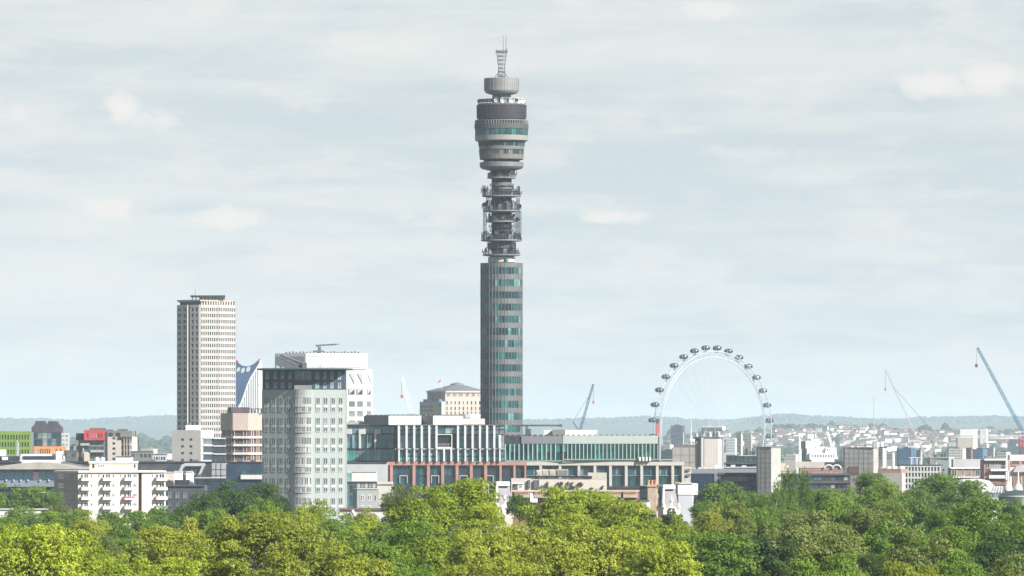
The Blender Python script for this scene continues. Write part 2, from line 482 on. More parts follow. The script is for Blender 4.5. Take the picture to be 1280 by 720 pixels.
# wooded cover of the hills: uncountable far treetops
def blobs(name, pts, material):
    ico = []
    t = (1 + 5 ** .5) / 2
    base = [Vector(v).normalized() for v in [(-1, t, 0), (1, t, 0), (-1, -t, 0), (1, -t, 0), (0, -1, t), (0, 1, t), (0, -1, -t), (0, 1, -t), (t, 0, -1), (t, 0, 1), (-t, 0, -1), (-t, 0, 1)]]
    fc = [(0, 11, 5), (0, 5, 1), (0, 1, 7), (0, 7, 10), (0, 10, 11), (1, 5, 9), (5, 11, 4), (11, 10, 2), (10, 7, 6), (7, 1, 8), (3, 9, 4), (3, 4, 2), (3, 2, 6), (3, 6, 8), (3, 8, 9), (4, 9, 5), (2, 4, 11), (6, 2, 10), (8, 6, 7), (9, 8, 1)]
    bv = list(base); bf = []; mid = {}
    def mp(a, b):
        k = (min(a, b), max(a, b))
        if k not in mid: mid[k] = len(bv); bv.append(((bv[a] + bv[b]) / 2).normalized())
        return mid[k]
    for a, b, c in fc:
        ab, bc, ca = mp(a, b), mp(b, c), mp(c, a)
        bf += [(a, ab, ca), (b, bc, ab), (c, ca, bc), (ab, bc, ca)]
    V = np.array([tuple(v) for v in bv]); F = np.array(bf)
    rg = np.random.default_rng(5)
    av = []; af = []
    for i, (x, y, z, r) in enumerate(pts):
        k = rg.uniform(.72, 1.25, len(V))[:, None]
        av.append(V * k * np.array([r * rg.uniform(.8, 1.3), r, r * rg.uniform(.8, 1.25)]) + np.array([x, y, z]))
        af.append(F + i * len(V))
    av = np.concatenate(av); af = np.concatenate(af)
    me = bpy.data.meshes.new(name)
    me.vertices.add(len(av)); me.vertices.foreach_set('co', av.ravel())
    me.loops.add(af.size); me.loops.foreach_set('vertex_index', af.ravel())
    me.polygons.add(len(af)); me.polygons.foreach_set('loop_start', np.arange(0, af.size, 3)); me.polygons.foreach_set('loop_total', np.full(len(af), 3))
    me.materials.append(material); me.update(calc_edges=True)
    link(name, me, kind='stuff')
hr = random.Random(3)
HOUSES = []                      # house plots on the far slope: column, distance
hs = random.Random(42)
while len(HOUSES) < 288:
    k = hs.randrange(11); Y = 12420 + k * 146 + hs.uniform(-20, 20)
    px = hs.uniform(955, 1285) if hs.random() > .10 else hs.uniform(835, 955)
    dens = .62 + .4 * math.sin(px * .045 + k * 1.7) + .25 * math.sin(px * .13 + k)
    if px < 1010 and k > 6: dens *= .3
    if px > 1195: dens *= .55
    if hs.random() > dens: continue
    if any(abs(px - q[0]) < 9 and abs(Y - q[1]) < 45 for q in HOUSES): continue
    HOUSES.append((px, Y))
def near_house(px, Y, r):
    return any(abs(px - a) < 5 + r * .5 and -30 < c - Y < 260 for a, c in HOUSES)
pts = []
for i in range(9000):
    Y = 8900 + 5000 * hr.random() ** .7
    px = hr.uniform(-60, 1340)
    X = (px - 640) / FP * Y
    if math.sin(X * .013 + 2) + math.sin(Y * .006 + X * .004) + hr.uniform(-1.2, 1.6) < -.5: continue
    r = hr.choice([3.2, 4, 5, 6.5, 8.5]) * hr.uniform(.8, 1.2)
    if near_house(px, Y, r) and hr.random() < .9: continue
    pts.append((X, Y, hz(X, Y) + r * .55, r))
for i in range(900):             # the crest line of the nearer ridge
    Y = hr.uniform(13800, 14150); px = hr.uniform(-60, 1340); X = (px - 640) / FP * Y
    r = hr.uniform(4, 8) * (1.8 if hr.random() < .12 else 1)
    if near_house(px, Y, r) and hr.random() < .6: continue
    pts.append((X, Y, hz(X, Y) + r * .4, r))
blobs('hillside_wood', pts, mat('far foliage', (.028, .050, .022), .9, .4, .02))
pts = []
for i in range(3200):
    Y = hr.uniform(27000, 30200) if i % 2 else hr.uniform(29700, 30200); px = hr.uniform(-60, 1340); X = (px - 640) / FP * Y
    r = hr.uniform(6, 11)
    pts.append((X, Y, hz(X, Y) + r * .1, r))
blobs('ridge_wood', pts, mat('farthest foliage', (.025, .04, .022), .9, .3, .02))

hzb = MB(); hzb.box(-9600, 9600, -700, 37800, GZ - 7.5, 165)
hm_ = bpy.data.materials.new('haze'); hm_.use_nodes = True
ht = hm_.node_tree
for n in list(ht.nodes):
    if n.type != 'OUTPUT_MATERIAL': ht.nodes.remove(n)
pv = ht.nodes.new('ShaderNodeVolumePrincipled')
pv.inputs['Color'].default_value = (.72, .89, 1.0, 1)
pv.inputs['Density'].default_value = 3.3e-5
pv.inputs['Anisotropy'].default_value = -0.12
ht.links.new(pv.outputs[0], [n for n in ht.nodes if n.type == 'OUTPUT_MATERIAL'][0].inputs['Volume'])
hzb.build('haze', hm_, kind='stuff')

# ------------------------------------------------------------------ the tall round tower
TD = 2600.0; TS = FP / TD; TX = 627.0
tw = thing('communications_tower', 'very tall round communications tower with teal glazed shaft and stepped drum top', 'tower', ((TX - 640) / TS, TD, GZ + 10))
TZ = GZ + 10
def tz(py): return (EYE - py) / TS - TZ
def tr(hw): return hw / TS
def ring(name, prof, m, n=72, smooth=False, parent=tw):
    b = MB(); b.rev([(tr(r), tz(y)) for r, y in prof], n); return b.build(name, m, parent, smooth=smooth)
# shaft: cladding core with proud floor bands, ribs, and one ring of glazing per storey
NSEG = 40
sh = MB()
sh.rev([(tr(25.0), 0), (tr(25.0), tz(330.5))], NSEG)
pitch = 15.15; nfl = 19
for k in range(nfl + 1):
    yt = 329.0 + k * pitch - (0 if k == 0 else 1.0)
    yb = 329.0 + k * pitch + 5.5
    sh.rev([(tr(26.1), tz(yb)), (tr(26.1), tz(yt))], NSEG)
for k in range(NSEG):
    a = 2 * math.pi * k / NSEG
    r = tr(26.1)
    sh.tube((r * math.cos(a), r * math.sin(a), tz(329 + nfl * pitch)), (r * math.cos(a), r * math.sin(a), tz(329)), .13, 4)
sh.build('shaft', M['towerclad'], tw)
trn = random.Random(11)
for k in range(nfl):
    b = MB(); y0 = 334.5 + k * pitch; y1 = 329.0 + (k + 1) * pitch - 1.0
    r = tr(25.9)
    prev = 1
    for j in range(NSEG):
        a0 = 2 * math.pi * j / NSEG; a1 = 2 * math.pi * (j + 1) / NSEG
        if trn.random() < .55: prev = trn.choice([0, 1, 1, 2, 2, 3, 4, 5, 5])
        vs = [(r * math.cos(a), r * math.sin(a), z) for z in (tz(y1), tz(y0)) for a in (a0, a1)]
        b.add(vs, [(0, 1, 3, 2)], prev)
    b.build('window_band', TG, tw)
ring('collar', [(15, 329), (17, 327.5), (17, 322), (15.5, 321)], M['stone'])
for aa in (-1.95, -1.25):
    cb = MB(); cb.tube((tr(17.3) * math.cos(aa), tr(17.3) * math.sin(aa), tz(327)), (tr(17.3) * math.cos(aa), tr(17.3) * math.sin(aa), tz(323.5)), .9, 4); cb.build('hatch', GT[2], tw)
# open stage: slim core with decks
core = MB()
core.rev([(tr(11.6), tz(329)), (tr(11.6), tz(209))], 28)
for k in range(14):
    a = 2 * math.pi * k / 14
    core.tube((tr(12) * math.cos(a), tr(12) * math.sin(a), tz(322)), (tr(12) * math.cos(a), tr(12) * math.sin(a), tz(210)), .16, 4)
for y in (216, 226, 238, 250, 255, 268, 272, 282, 288, 294, 308, 314):
    core.rev([(tr(12.5), tz(y + .5)), (tr(12.5), tz(y - .3))], 28)
core.build('core', mat('core concrete', (.022, .026, .032), .8, .3, .5, streak=.5), tw)
ring('drum', [(12.7, 236), (12.7, 228.5)], M['drumclad'], 36)
ring('drum', [(14, 312), (18, 310.5), (18, 303.2), (12, 303)], M['charcoal'], 36)
decks = [(221.8, 18, 0), (244.8, 24.4, 0), (263.5, 23.3, 0), (276.6, 18.5, -1.0), (300.2, 25.8, 0), (318.5, 23.5, 0)]
for i, (y, r, ox) in enumerate(decks):
    b = MB()
    b.rev([(tr(r - 9), tz(y + 2.2)), (tr(r - .8), tz(y + 1.3)), (tr(r), tz(y + 1.1)), (tr(r), tz(y - .4)), (tr(r - .6), tz(y - .5))], 48, cx=tr(ox))
    d = b.build('deck', mat('deck edge', (.17, .17, .17), .8, .2, .4), tw)
    rl = MB()
    n = 30
    for k in range(n):
        a = 2 * math.pi * k / n; a2 = 2 * math.pi * (k + 1) / n
        p = [Vector((tr(ox) + tr(r - .6) * math.cos(q), tr(r - .6) * math.sin(q), 0)) for q in (a, a2)]
        rl.tube(p[0] + Vector((0, 0, tz(y))), p[0] + Vector((0, 0, tz(y - 3.6))), .07, 4)
        for dz in (3.5, 1.8): rl.tube(p[0] + Vector((0, 0, tz(y - dz))), p[1] + Vector((0, 0, tz(y - dz))), .06, 4)
    rl.build('railing', M['steel'], d)
for y, r in ((216, 14.5), (232.5, 15), (239, 16.5), (253.5, 16), (257.5, 15), (270.5, 16.5), (284, 16), (289, 15), (294.5, 18), (312.8, 17)):
    b = MB(); b.rev([(tr(r), tz(y + .35)), (tr(r), tz(y - .25))], 40); g_ = b.build('gallery_ring', M['dksteel'], tw)
    rl = MB()
    for k in range(20):
        a = 2 * math.pi * k / 20; a2 = 2 * math.pi * (k + 1) / 20; q = tr(r - .3)
        rl.tube((q * math.cos(a), q * math.sin(a), tz(y)), (q * math.cos(a), q * math.sin(a), tz(y - 2.6)), .07, 4)
        rl.tube((q * math.cos(a), q * math.sin(a), tz(y - 2.5)), (q * math.cos(a2), q * math.sin(a2), tz(y - 2.5)), .06, 4)
    rl.build('railing', M['dksteel'], g_)
# antenna posts, small dishes and boxes on the decks
er = random.Random(21)
def dish_mb(r, depth):
    b = MB(); n = 14; rings = 4
    vs = [(0, 0, 0)]; fs = []
    for j in range(1, rings + 1):
        q = j / rings
        for k in range(n):
            t = 2 * math.pi * k / n
            vs.append((r * q * math.cos(t), -depth * q * q, r * q * math.sin(t)))
    for k in range(n): fs.append((0, 1 + (k + 1) % n, 1 + k))
    for j in range(rings - 1):
        for k in range(n):
            a, b2 = 1 + j * n + k, 1 + j * n + (k + 1) % n
            fs.append((a, b2, b2 + n, a + n))
    b.add(vs, fs)
    b.rev([(r * .5, .0)], 3) if False else None
    for k in range(n):
        t = 2 * math.pi * k / n; t2 = 2 * math.pi * (k + 1) / n
        b.tube((r * math.cos(t), -depth, r * math.sin(t)), (r * math.cos(t2), -depth, r * math.sin(t2)), .05, 3)
    b.tube((0, 0, 0), (0, .7, 0), .3, 6)
    return b
for i, (y, r, ox) in enumerate(decks[:-1] if False else decks):
    nxt = {0: 212, 1: 230, 2: 247, 3: 266, 4: 279, 5: 304}[i]
    cnt = {0: 5, 1: 15, 2: 15, 3: 8, 4: 20, 5: 12}[i]
    for k in range(cnt):
        a = 2 * math.pi * (k + er.random() * .7) / cnt
        rr = tr(r - 2.4) if er.random() < .75 else tr(r - 6)
        h = er.uniform(6, 15) / TS
        h = min(h, tz(nxt) - tz(y))
        b = MB(); x0, y0 = tr(ox) + rr * math.cos(a), rr * math.sin(a)
        b.tube((x0, y0, tz(y)), (x0, y0, tz(y) + h), .13, 5)
        if er.random() < .5: b.box(x0 - .35, x0 + .35, y0 - .35, y0 + .35, tz(y) + h * .55, tz(y) + h * .9)
        if er.random() < .5:
            b.tube((x0 - 1.1, y0, tz(y) + h * .5), (x0 + 1.1, y0, tz(y) + h * .5), .09, 4)
            for q in (-1.1, 1.1): b.tube((x0 + q, y0, tz(y) + h * .25), (x0 + q, y0, tz(y) + h * .8), .14, 4)
        b.build('antenna', M['dksteel'], tw)
    for k in range({0: 4, 1: 3, 2: 4, 3: 3, 4: 5, 5: 3}[i]):
        a = er.uniform(-math.pi, 0); rr = tr(r - 5)
        w = er.uniform(.7, 1.5); b = MB()
        b.box(-w, w, -w * .6, w * .6, 0, er.uniform(1.2, 2.6))
        b.build('equipment_box', er.choice([M['steel'], M['steel'], M['charcoal']]), tw, (tr(ox) + rr * math.cos(a), rr * math.sin(a), tz(y)), a)
for (sx, y0, y1) in ((-21, 300, 258), (18.5, 300, 266), (22.5, 300, 264), (-17, 264, 247), (20.5, 263, 248), (-22, 244, 232), (21, 244, 233)):
    b = MB(); b.lattice((tr(sx), -3.0, tz(y0)), (tr(sx), -3.0, tz(y1)), 1.1, 8, .11)
    b.build('lattice_post', M['dksteel'], tw)
dm = dish_mb(.85, .3).mesh('dish', M['dksteel'])
for (dx, y, rz) in ((-21.5, 256, .2), (22.5, 258, -.3), (-21, 292, .4), (-22, 238, .3), (20, 275, -.4), (-6, 291, .2), (8, 252, 0), (2, 271, .3)):
    yy = -math.sqrt(max(.1, tr(25) ** 2 - tr(dx) ** 2)) * .6
    link('dish', dm, tw, (tr(dx), yy, tz(y)), rz)
# the drum stack
ring('lower_disc', [(18, 213), (25, 211), (27.4, 208.5), (27.4, 203.4), (26, 202.8)], M['drumclad'])
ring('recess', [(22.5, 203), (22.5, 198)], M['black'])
ring('drum', [(25.0, 199.6), (27.3, 199), (27.8, 193.2)], mat('ribbed drum band', (.15, .142, .13), .7, .15, .4, streak=.5))
def band(y1, y0, r1, r0, n, choose, mats, name='window_band', post=None, pr=.12):
    b = MB()
    for j in range(n):
        a0 = 2 * math.pi * j / n; a1 = 2 * math.pi * (j + 1) / n
        b.add([(tr(r) * math.cos(a), tr(r) * math.sin(a), tz(y)) for y, r in ((y1, r1), (y0, r0)) for a in (a0, a1)], [(0, 1, 3, 2)], choose(j))
    o = b.build(name, mats, tw)
    if post:
        p = MB()
        for j in range(n):
            a = 2 * math.pi * j / n
            p.tube((tr(r1 + .3) * math.cos(a), tr(r1 + .3) * math.sin(a), tz(y1)), (tr(r0 + .3) * math.cos(a), tr(r0 + .3) * math.sin(a), tz(y0)), pr, 4)
        p.build('mullion', post, o)
band(193.4, 187.0, 27.3, 27.6, 60, lambda j: trn.choice([0, 0, 1, 2]), [GD[0], GB[0], M['drumclad']], post=M['drumclad'], pr=.1)
ring('drum', [(28, 187.2), (28.4, 183)], M['drumclad'])
band(183.2, 177.2, 28.0, 28.6, 60, lambda j: (0 if 36 < j < 52 and j % 2 else trn.choice([0, 1, 2, 3])), [GD[0], TG[0], TG[1], TG[3]], post=M['brownclad'], pr=.14)
ring('drum', [(29.5, 177.4), (33.2, 175.8), (33.4, 169.6)], mat('pale drum band', (.24, .225, .215), .6, .08, .3, streak=.5))
band(169.8, 161.2, 32.6, 32.6, 64, lambda j: trn.choice([1, 1, 2, 2, 3, 4]), TG, post=M['steel'], pr=.07)
ring('drum', [(33.4, 161.4), (33.4, 154.8), (32.6, 154.6)], M['brownclad'], 72)
rb = MB()
for k in range(96):
    a = 2 * math.pi * k / 96
    rb.tube((tr(33.6) * math.cos(a), tr(33.6) * math.sin(a), tz(161.2)), (tr(33.6) * math.cos(a), tr(33.6) * math.sin(a), tz(155)), .09, 4)
rb.build('rib', mat('rib metal', (.13, .122, .118), .6, .1, .3), tw)
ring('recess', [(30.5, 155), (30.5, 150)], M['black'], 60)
p = MB()
for k in range(60):
    a = 2 * math.pi * k / 60
    p.tube((tr(32.6) * math.cos(a), tr(32.6) * math.sin(a), tz(155)), (tr(32.6) * math.cos(a), tr(32.6) * math.sin(a), tz(151)), .28, 4)
p.rev([(tr(32.9), tz(151.4)), (tr(32.9), tz(150.2))], 60)
p.build('colonnade', M['drumclad'], tw)
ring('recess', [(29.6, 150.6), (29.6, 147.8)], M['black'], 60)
scr = MB(); scr.rev([(tr(30.6), tz(148.2)), (tr(30.9), tz(131.6)), (tr(30.2), tz(131.2))], 72)
sc_o = scr.build('display_screen', M['screen'], tw)
gr = MB()
for k in range(72):
    a = 2 * math.pi * k / 72
    gr.tube((tr(30.9) * math.cos(a), tr(30.9) * math.sin(a), tz(148)), (tr(31.1) * math.cos(a), tr(31.1) * math.sin(a), tz(131.8)), .07, 4)
for y in (148, 144, 140, 136, 132): gr.rev([(tr(31.2), tz(y + .25)), (tr(31.2), tz(y - .25))], 72)
gr.build('screen_frame', mat('screen frame', (.072, .066, .078), .6, .15, .4), sc_o)
ring('dish_deck', [(27, 131.6), (29.5, 131), (29.5, 130), (27, 129.6)], M['dkconcrete'])
rl = MB()
for k in range(48):
    a = 2 * math.pi * k / 48; a2 = 2 * math.pi * (k + 1) / 48; r = tr(29.3)
    rl.tube((r * math.cos(a), r * math.sin(a), tz(130)), (r * math.cos(a), r * math.sin(a), tz(124.5)), .08, 4)
    rl.tube((r * math.cos(a), r * math.sin(a), tz(124.6)), (r * math.cos(a2), r * math.sin(a2), tz(124.6)), .09, 4)
rl.build('railing', M['dksteel'], tw)
big = dish_mb(1.35, .4)
bm1 = big.mesh('dish', M['white'])
for dx, rz, sc in ((2, -.1, .82), (12.5, .2, .86), (21.5, .45, .84), (26, .7, .8), (-6.5, -.2, .68)):
    yy = -math.sqrt(tr(27.5) ** 2 - tr(dx) ** 2)
    o = link('dish', bm1, tw, (tr(dx), yy, tz(126.4)), rz); o.scale = (sc, sc, sc)
for dx, rz in ((-12, -.4), (-15.5, .3), (-18, -.3), (-21, .2), (-24, -.5), (-26, .4), (-28, -.7), (-9.5, .2), (-3, 0), (8, .1), (18, .3)):
    yy = -math.sqrt(tr(28.5) ** 2 - tr(dx) ** 2) * .92
    o = link('dish', dm, tw, (tr(dx), yy, tz(126.6)), rz + .2); o.scale = (.85, .85, .85)
ring('neck', [(11.8, 131), (11.8, 114)], mat('neck glazing', (.10, .13, .14), .4, .2, .3), 30)
ring('top_drum', [(15, 118), (19.5, 116.5), (21.0, 114.5), (21.6, 113.2), (21.6, 98.2), (21, 97.8)], mat('top drum cladding', (.22, .22, .215), .6, .1, .3, .1, .5), 60)
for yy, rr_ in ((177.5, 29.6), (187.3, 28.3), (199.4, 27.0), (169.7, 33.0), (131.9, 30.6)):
    ring('shadow_ring', [(rr_, yy + .35), (rr_, yy - .35)], M['black'])  # thin black rings that draw in recess shadow between the drum bands
p = MB()
for k in range(36):
    a = 2 * math.pi * k / 36
    p.tube((tr(21.7) * math.cos(a), tr(21.7) * math.sin(a), tz(113.5)), (tr(21.7) * math.cos(a), tr(21.7) * math.sin(a), tz(98.5)), .07, 4)
p.rev([(tr(21.8), tz(106)), (tr(21.8), tz(105.6))], 60)
p.build('rib', M['grey'], tw)
ma = MB()
ma.lattice((0, 0, tz(98)), (0, 0, tz(85)), 3.0, 6, .13, 2.3, tri=False)
ma.lattice((0, 0, tz(85)), (0, 0, tz(65)), 2.3, 8, .13, 3.7, tri=False)
for y in (65, 70, 75, 80, 85, 90): ma.rev([(1.5 + (85 - y) * .012, tz(y + .4)), (1.5 + (85 - y) * .012, tz(y))], 8)
ma.box(-2.3, 2.3, -2.0, 2.0, tz(65.6), tz(63.2))
ma.box(-1.2, 1.2, -1.2, 1.2, tz(98), tz(95))
for q in (-1, 1): ma.tube((q * 2.9, 0, tz(98)), (q * 1.0, 0, tz(90)), .12, 4)
ma.build('mast', mat('mast steel', (.12, .13, .14), .5, .2, .4), tw)
for dx, y0, y1, r in ((2.0, 67, 44, .13), (5.4, 70, 43, .14), (-6, 66, 61, .12), (6.3, 66, 60, .2)):
    b = MB(); b.tube((tr(dx), 0, tz(y0)), (tr(dx), 0, tz(y1)), r, 5, r1=r * .5); b.build('whip_antenna', M['steel'], tw)

# ------------------------------------------------------------------ far left: office tower on a lens-shaped plan
b = Bd('office_tower', 'tall pale concrete grid office tower at left with dark crown, highest of the slabs', 'office tower', 250, 3300)
mb = MB()
plan = [(222.5, 9), (236, 3), (238.5, 3.2), (250, 0), (272, 3.5), (293.5, 12)]
fs = b.body(mb, plan, 381.5, None, 14)
mb.build('core', M['grey'], b.root)
gb = MB()
rr = rows_(384.5, 7.5, 22, 4.6)
L1, L0, L2, R1, R2 = fs
c1 = cells(222.5, 236, 2, .62); c2 = cells(239, 249.5, 2, .6)
cr1 = cells(250.5, 272, 8, .56); cr2 = cells(272, 293.5, 9, .56)
b.relief(gb, L1, 222.5, 235.5, 381, 552, c1, rr, .7)
b.relief(gb, L2, 238.7, 250, 381, 552, c2, rr, .8)
b.relief(gb, R1, 250, 272, 381, 552, cr1, rr, .55)
b.relief(gb, R2, 272, 293.5, 381, 552, cr2, rr, .55)
gb.build('facade_grid', mat('precast grid', (.42, .39, .36), .85, .08, .3, streak=.4), b.root)
nb = MB(); b.fbox(nb, L0, 236, 238.5, 381, 552, .01, .15); nb.build('dark_strip', M['navy'], b.root)
b.grid(L1, c1, rr, 0, GT[:3] + GD); b.grid(L2, c2, rr, 0, GD + GB)
b.grid(R1, cr1, rr, 0, GD + GP[:1]); b.grid(R2, cr2, rr, 0, GD + GP[:1])
tb = MB(); b.body(tb, [(225, 10), (250, 2), (292, 13)], 376, 382, 10); tb.build('crown', M['charcoal'], b.root)
tb = MB(); b.body(tb, [(221.5, 9), (250, -1), (293, 12)], 374.6, 376.6, 15); tb.build('roof_slab', M['concrete'], b.root)
tb = MB()
for k in range(13):
    x = 252 + k * 3.2; f = R1 if x < 272 else R2
    b.fbox(tb, f, x, x + 1.5, 376.6, 381.5, -2, -.3)
tb.build('crown_post', M['cream'], b.root)
tb = MB(); b.body(tb, [(238, 6), (281, 6)], 368.8, 371.4, 5); b.body(tb, [(249, 8), (279, 8)], 371.4, 374.8, 3); tb.build('roof_plant', M['dksteel'], b.root)
tb = MB()
for k in range(10): x = b.x(240 + k * 4.4); tb.box(x - .3, x + .3, 6, 6.6, b.z(374.6), b.z(369))
tb.build('roof_frame', M['steel'], b.root)
tb = MB(); tb.tube((b.x(243), 8, b.z(369)), (b.x(243), 8, b.z(361)), .1, 4); tb.build('whip_antenna', M['steel'], b.root)
b.done()

# far tower with three round openings in its swept top
b = Bd('slanted_tower', 'dark blue and white striped far tower with three round holes in a curved slanting top', 'tower', 310, 6500)
q = lambda px, py: (b.x(px), b.z(py))
mb = MB(); mb.slab([q(294.5, 0 + 590), q(294.5, 451), q(298, 453.8), q(303, 457), q(308, 458.2), q(313, 457.2), q(318, 454.5), q(324, 449.5), q(326.5, 455), q(326.5, 590)], 0, 22)
mb.build('body', M['white'], b.root)
mb = MB(); mb.slab([q(294.2, 513), q(294.2, 451), q(298, 453.6), q(303, 456.8), q(308, 458), q(313, 457), q(318, 454.3), q(323.6, 449.3), q(324.4, 453), q(319, 462), q(313, 471.5), q(309, 480), q(306, 489), q(301, 503), q(295.5, 512)], -.9, -.02)
mb.build('blue_facade', mat('deep blue facade', (.015, .05, .12), .4, .3, .05), b.root)
for px, py, r in ((298, 462, 2.6), (303.7, 463, 2.9), (310.4, 461.5, 3.0)):
    mb = MB(); n = 18
    ctr = q(px, py); s_ = 1 / b.s
    mb.slab([(ctr[0] + r * s_ * math.cos(t) * .8 + r * s_ * math.sin(t) * .35, ctr[1] + r * s_ * 1.15 * math.sin(t)) for t in [2 * math.pi * k / n for k in range(n)]], -1.3, -.92)
    mb.build('turbine_opening', M['ltgrey'], b.root)
mb = MB(); mb.slab([q(294.6, 451.2), q(298.4, 453.9), q(297.6, 450.6), q(295.6, 449.8)], -1.6, 2); mb.build('roof_tip', M['red'], b.root)
mb = MB(); mb.slab([q(321.8, 451.2), q(324.6, 452), q(325.2, 448.6), q(323.6, 448.2)], -1.6, 2); mb.build('roof_tip', M['red'], b.root)
for px, v0 in ((299.5, 509), (302.3, 503), (305, 496), (307.8, 488), (310.6, 480), (313.4, 474), (316.2, 469), (319, 465), (321.8, 460)):
    mb = MB(); mb.box(b.x(px), b.x(px + 1.1), -.25, -.01, b.z(560), b.z(v0)); mb.build('window_strip', M['grey'], b.root)
b.done()

# faceted beige block
b = Bd('office_block', 'beige faceted concrete block with white banded floors and black roof box', 'office block', 295, 2750)
mb = MB(); plan = [(275.5, 12), (281.5, 4), (291, 0), (310, 0), (330, 8)]
fs = b.body(mb, plan, 516.5, 538, 16); mb.build('upper_wall', mat('beige precast', (.40, .325, .28), .85, .06, .2, streak=.5), b.root)
mb = MB(); fs = b.body(mb, [(277, 12), (283, 4.6), (292, 1), (310, 1), (330, 9)], 538, None, 15); mb.build('core', M['mauve'], b.root)
plan2 = [(276, 11.5), (282.2, 3.6), (291.4, -.4), (310, -.4), (330, 7.6)]
for v0, v1 in ((545.2, 548), (555, 557.8), (565.6, 568.4), (576, 580)):
    mb = MB(); b.body(mb, plan2, v0, v1, 15); mb.build('floor_band', M['offwhite'], b.root)
post = mat('peach posts', (.36, .26, .205), .85, .08, .3)
mb = MB()
for v0, v1 in ((538, 545.2), (548, 555), (557.8, 565.6), (568.4, 576)):
    for f, us in ((fs[0], [279]), (fs[1], [283.6, 286.4, 289.8]), (fs[2], [292.6, 303.8, 307.6]), (fs[3], [312.4, 315, 319.4, 322, 325.8])):
        for u in us: b.fbox(mb, f, u, u + 1.1, v0, v1, .01, .5)
mb.build('window_post', post, b.root)
mb = MB(); b.body(mb, [(284.5, 5), (289, 3), (311, 3)], 509, 516.5, 9); mb.build('roof_box', M['mauve'], b.root)
mb = MB()
for px in (313, 317, 321, 325): mb.box(b.x(px), b.x(px + 1.6), 5, 8, b.z(516.5), b.z(510 + (px % 3)))
b.fbox(mb, b.face(309, 4, 328, 6), 309, 328, 510.5, 511.5, -.3, 0); mb.build('roof_plant', M['charcoal'], b.root)
b.done()

b = Bd('office_block', 'small white block with four rows of tiny square windows left of the beige block', 'office block', 251, 2650)
mb = MB(); fs = b.body(mb, [(215, 5), (251, 0), (266, 5)], 537.5, None, 12); mb.build('wall', mat('warm white wall', (.48, .455, .425), .85, .06, .2, streak=.4), b.root)
b.grid(fs[0], [(226.8, 229.8), (237.4, 240.4)], rows_(548, 8.5, 5, 2.8), 0, GD[:2] + GB[:1])
mb = MB(); b.body(mb, [(254, 3), (282, 7)], 548, None, 4); mb.build('glazed_link', GD[1], b.root)
mb = MB()
for v in (546.5, 556, 566):
    b.fbox(mb, fs[1], 253, 266, v, v + 1.8, .01, .4)
    b.fbox(mb, b.face(266, 4.6, 282, 7), 266, 281, v + .8, v + 2.2, .5, .9)
mb.build('floor_band', M['ltgrey'], b.root)
b.grid(fs[1], [(254, 265.6)], [(549, 555.4), (558.4, 565.4), (568.4, 575)], .02, [GD[2], GP[0]])
mb = MB(); b.body(mb, [(232, 4), (250.5, 4)], 531.4, 538, 6); mb.build('roof_box', M['white'], b.root)
mb = MB(); mb.tube((b.x(236), 6, b.z(532)), (b.x(236), 6, b.z(529)), .8, 6); mb.build('flue', M['steel'], b.root)
b.done()

# long dark station-like slab and its attachments
b = Bd('warehouse', 'long low charcoal clad building stretching behind the white flats', 'warehouse', 170, 2360)
mb = MB(); b.body(mb, [(-60, 4), (336, 0)], 577.5, None, 40); mb.build('wall', M['charcoal'], b.root)
f = b.face(-60, 4, 336, 0)
mb = MB(); b.fbox(mb, f, -60, 336, 576.6, 578.2, .01, .4); mb.build('parapet', M['dksteel'], b.root)
for px in (186, 240, 208, 296, 312):
    mb = MB(); x = b.x(px); mb.box(x, x + 2.0, 3, 5, b.z(577), b.z(574.5)); mb.build('roof_vent', M['steel'], b.root)
b.done()
b = Bd('canopy', 'silver arched glazed canopy frame in front of the long charcoal building', 'canopy', 240, 2280)
q = lambda px, py: (b.x(px), b.z(py))
mb = MB(); mb.slab([q(222.5, 594), q(224.5, 586), q(227, 581), q(231, 579), q(255, 579), q(256, 581), q(246, 603), q(244, 603), q(252.5, 582.5), q(232, 582.5), q(229, 585), q(227.5, 589), q(226, 594)], 0, 6)
mb.build('arch_frame', M['ltgrey'], b.root)
mb = MB(); mb.slab([q(228.5, 594), q(230, 586), q(233, 583.2), q(251, 583.2), q(246, 594)], 1.5, 2.2); mb.build('glazing', GP[1], b.root)
for u in (230, 241):
    mb = MB(); mb.slab([q(u + .5, 590), q(u + 1.8, 585), q(u + 8, 585), q(u + 6, 590)], 1.2, 1.45); mb.build('glazing_panel', GD[2], b.root)
b.done()
b = Bd('utility_block', 'pale grey panelled box right of the arched canopy frame', 'utility block', 273, 2270)
mb = MB(); fs = b.body(mb, [(264.8, 1), (282.5, 0)], 579, None, 8); mb.build('wall', M['ltgrey'], b.root)
mb = MB()
for v in (586.5, 594): b.fbox(mb, fs[0], 264.8, 282.5, v, v + .5, .01, .12)
for u in (270.5, 276.5): b.fbox(mb, fs[0], u, u + .4, 579, 605, .13, .2)
mb.build('panel_joint', M['steel'], b.root); b.done()
b = Bd('office_wing', 'dark blue glazed wing with pale sill below the faceted beige block', 'office wing', 300, 2240)
mb = MB(); fs = b.body(mb, [(282.6, 0), (331, 0)], 580, None, 12); mb.build('wall', M['navy'], b.root)
mb = MB(); b.fbox(mb, fs[0], 301, 331, 593.5, 599, .01, 1); mb.build('sill_band', M['offwhite'], b.root)
b.grid(fs[0], cells(302, 331, 5, .94), [(587.5, 593)], .1, [GT[0], GT[1], GD[1]])
b.done()
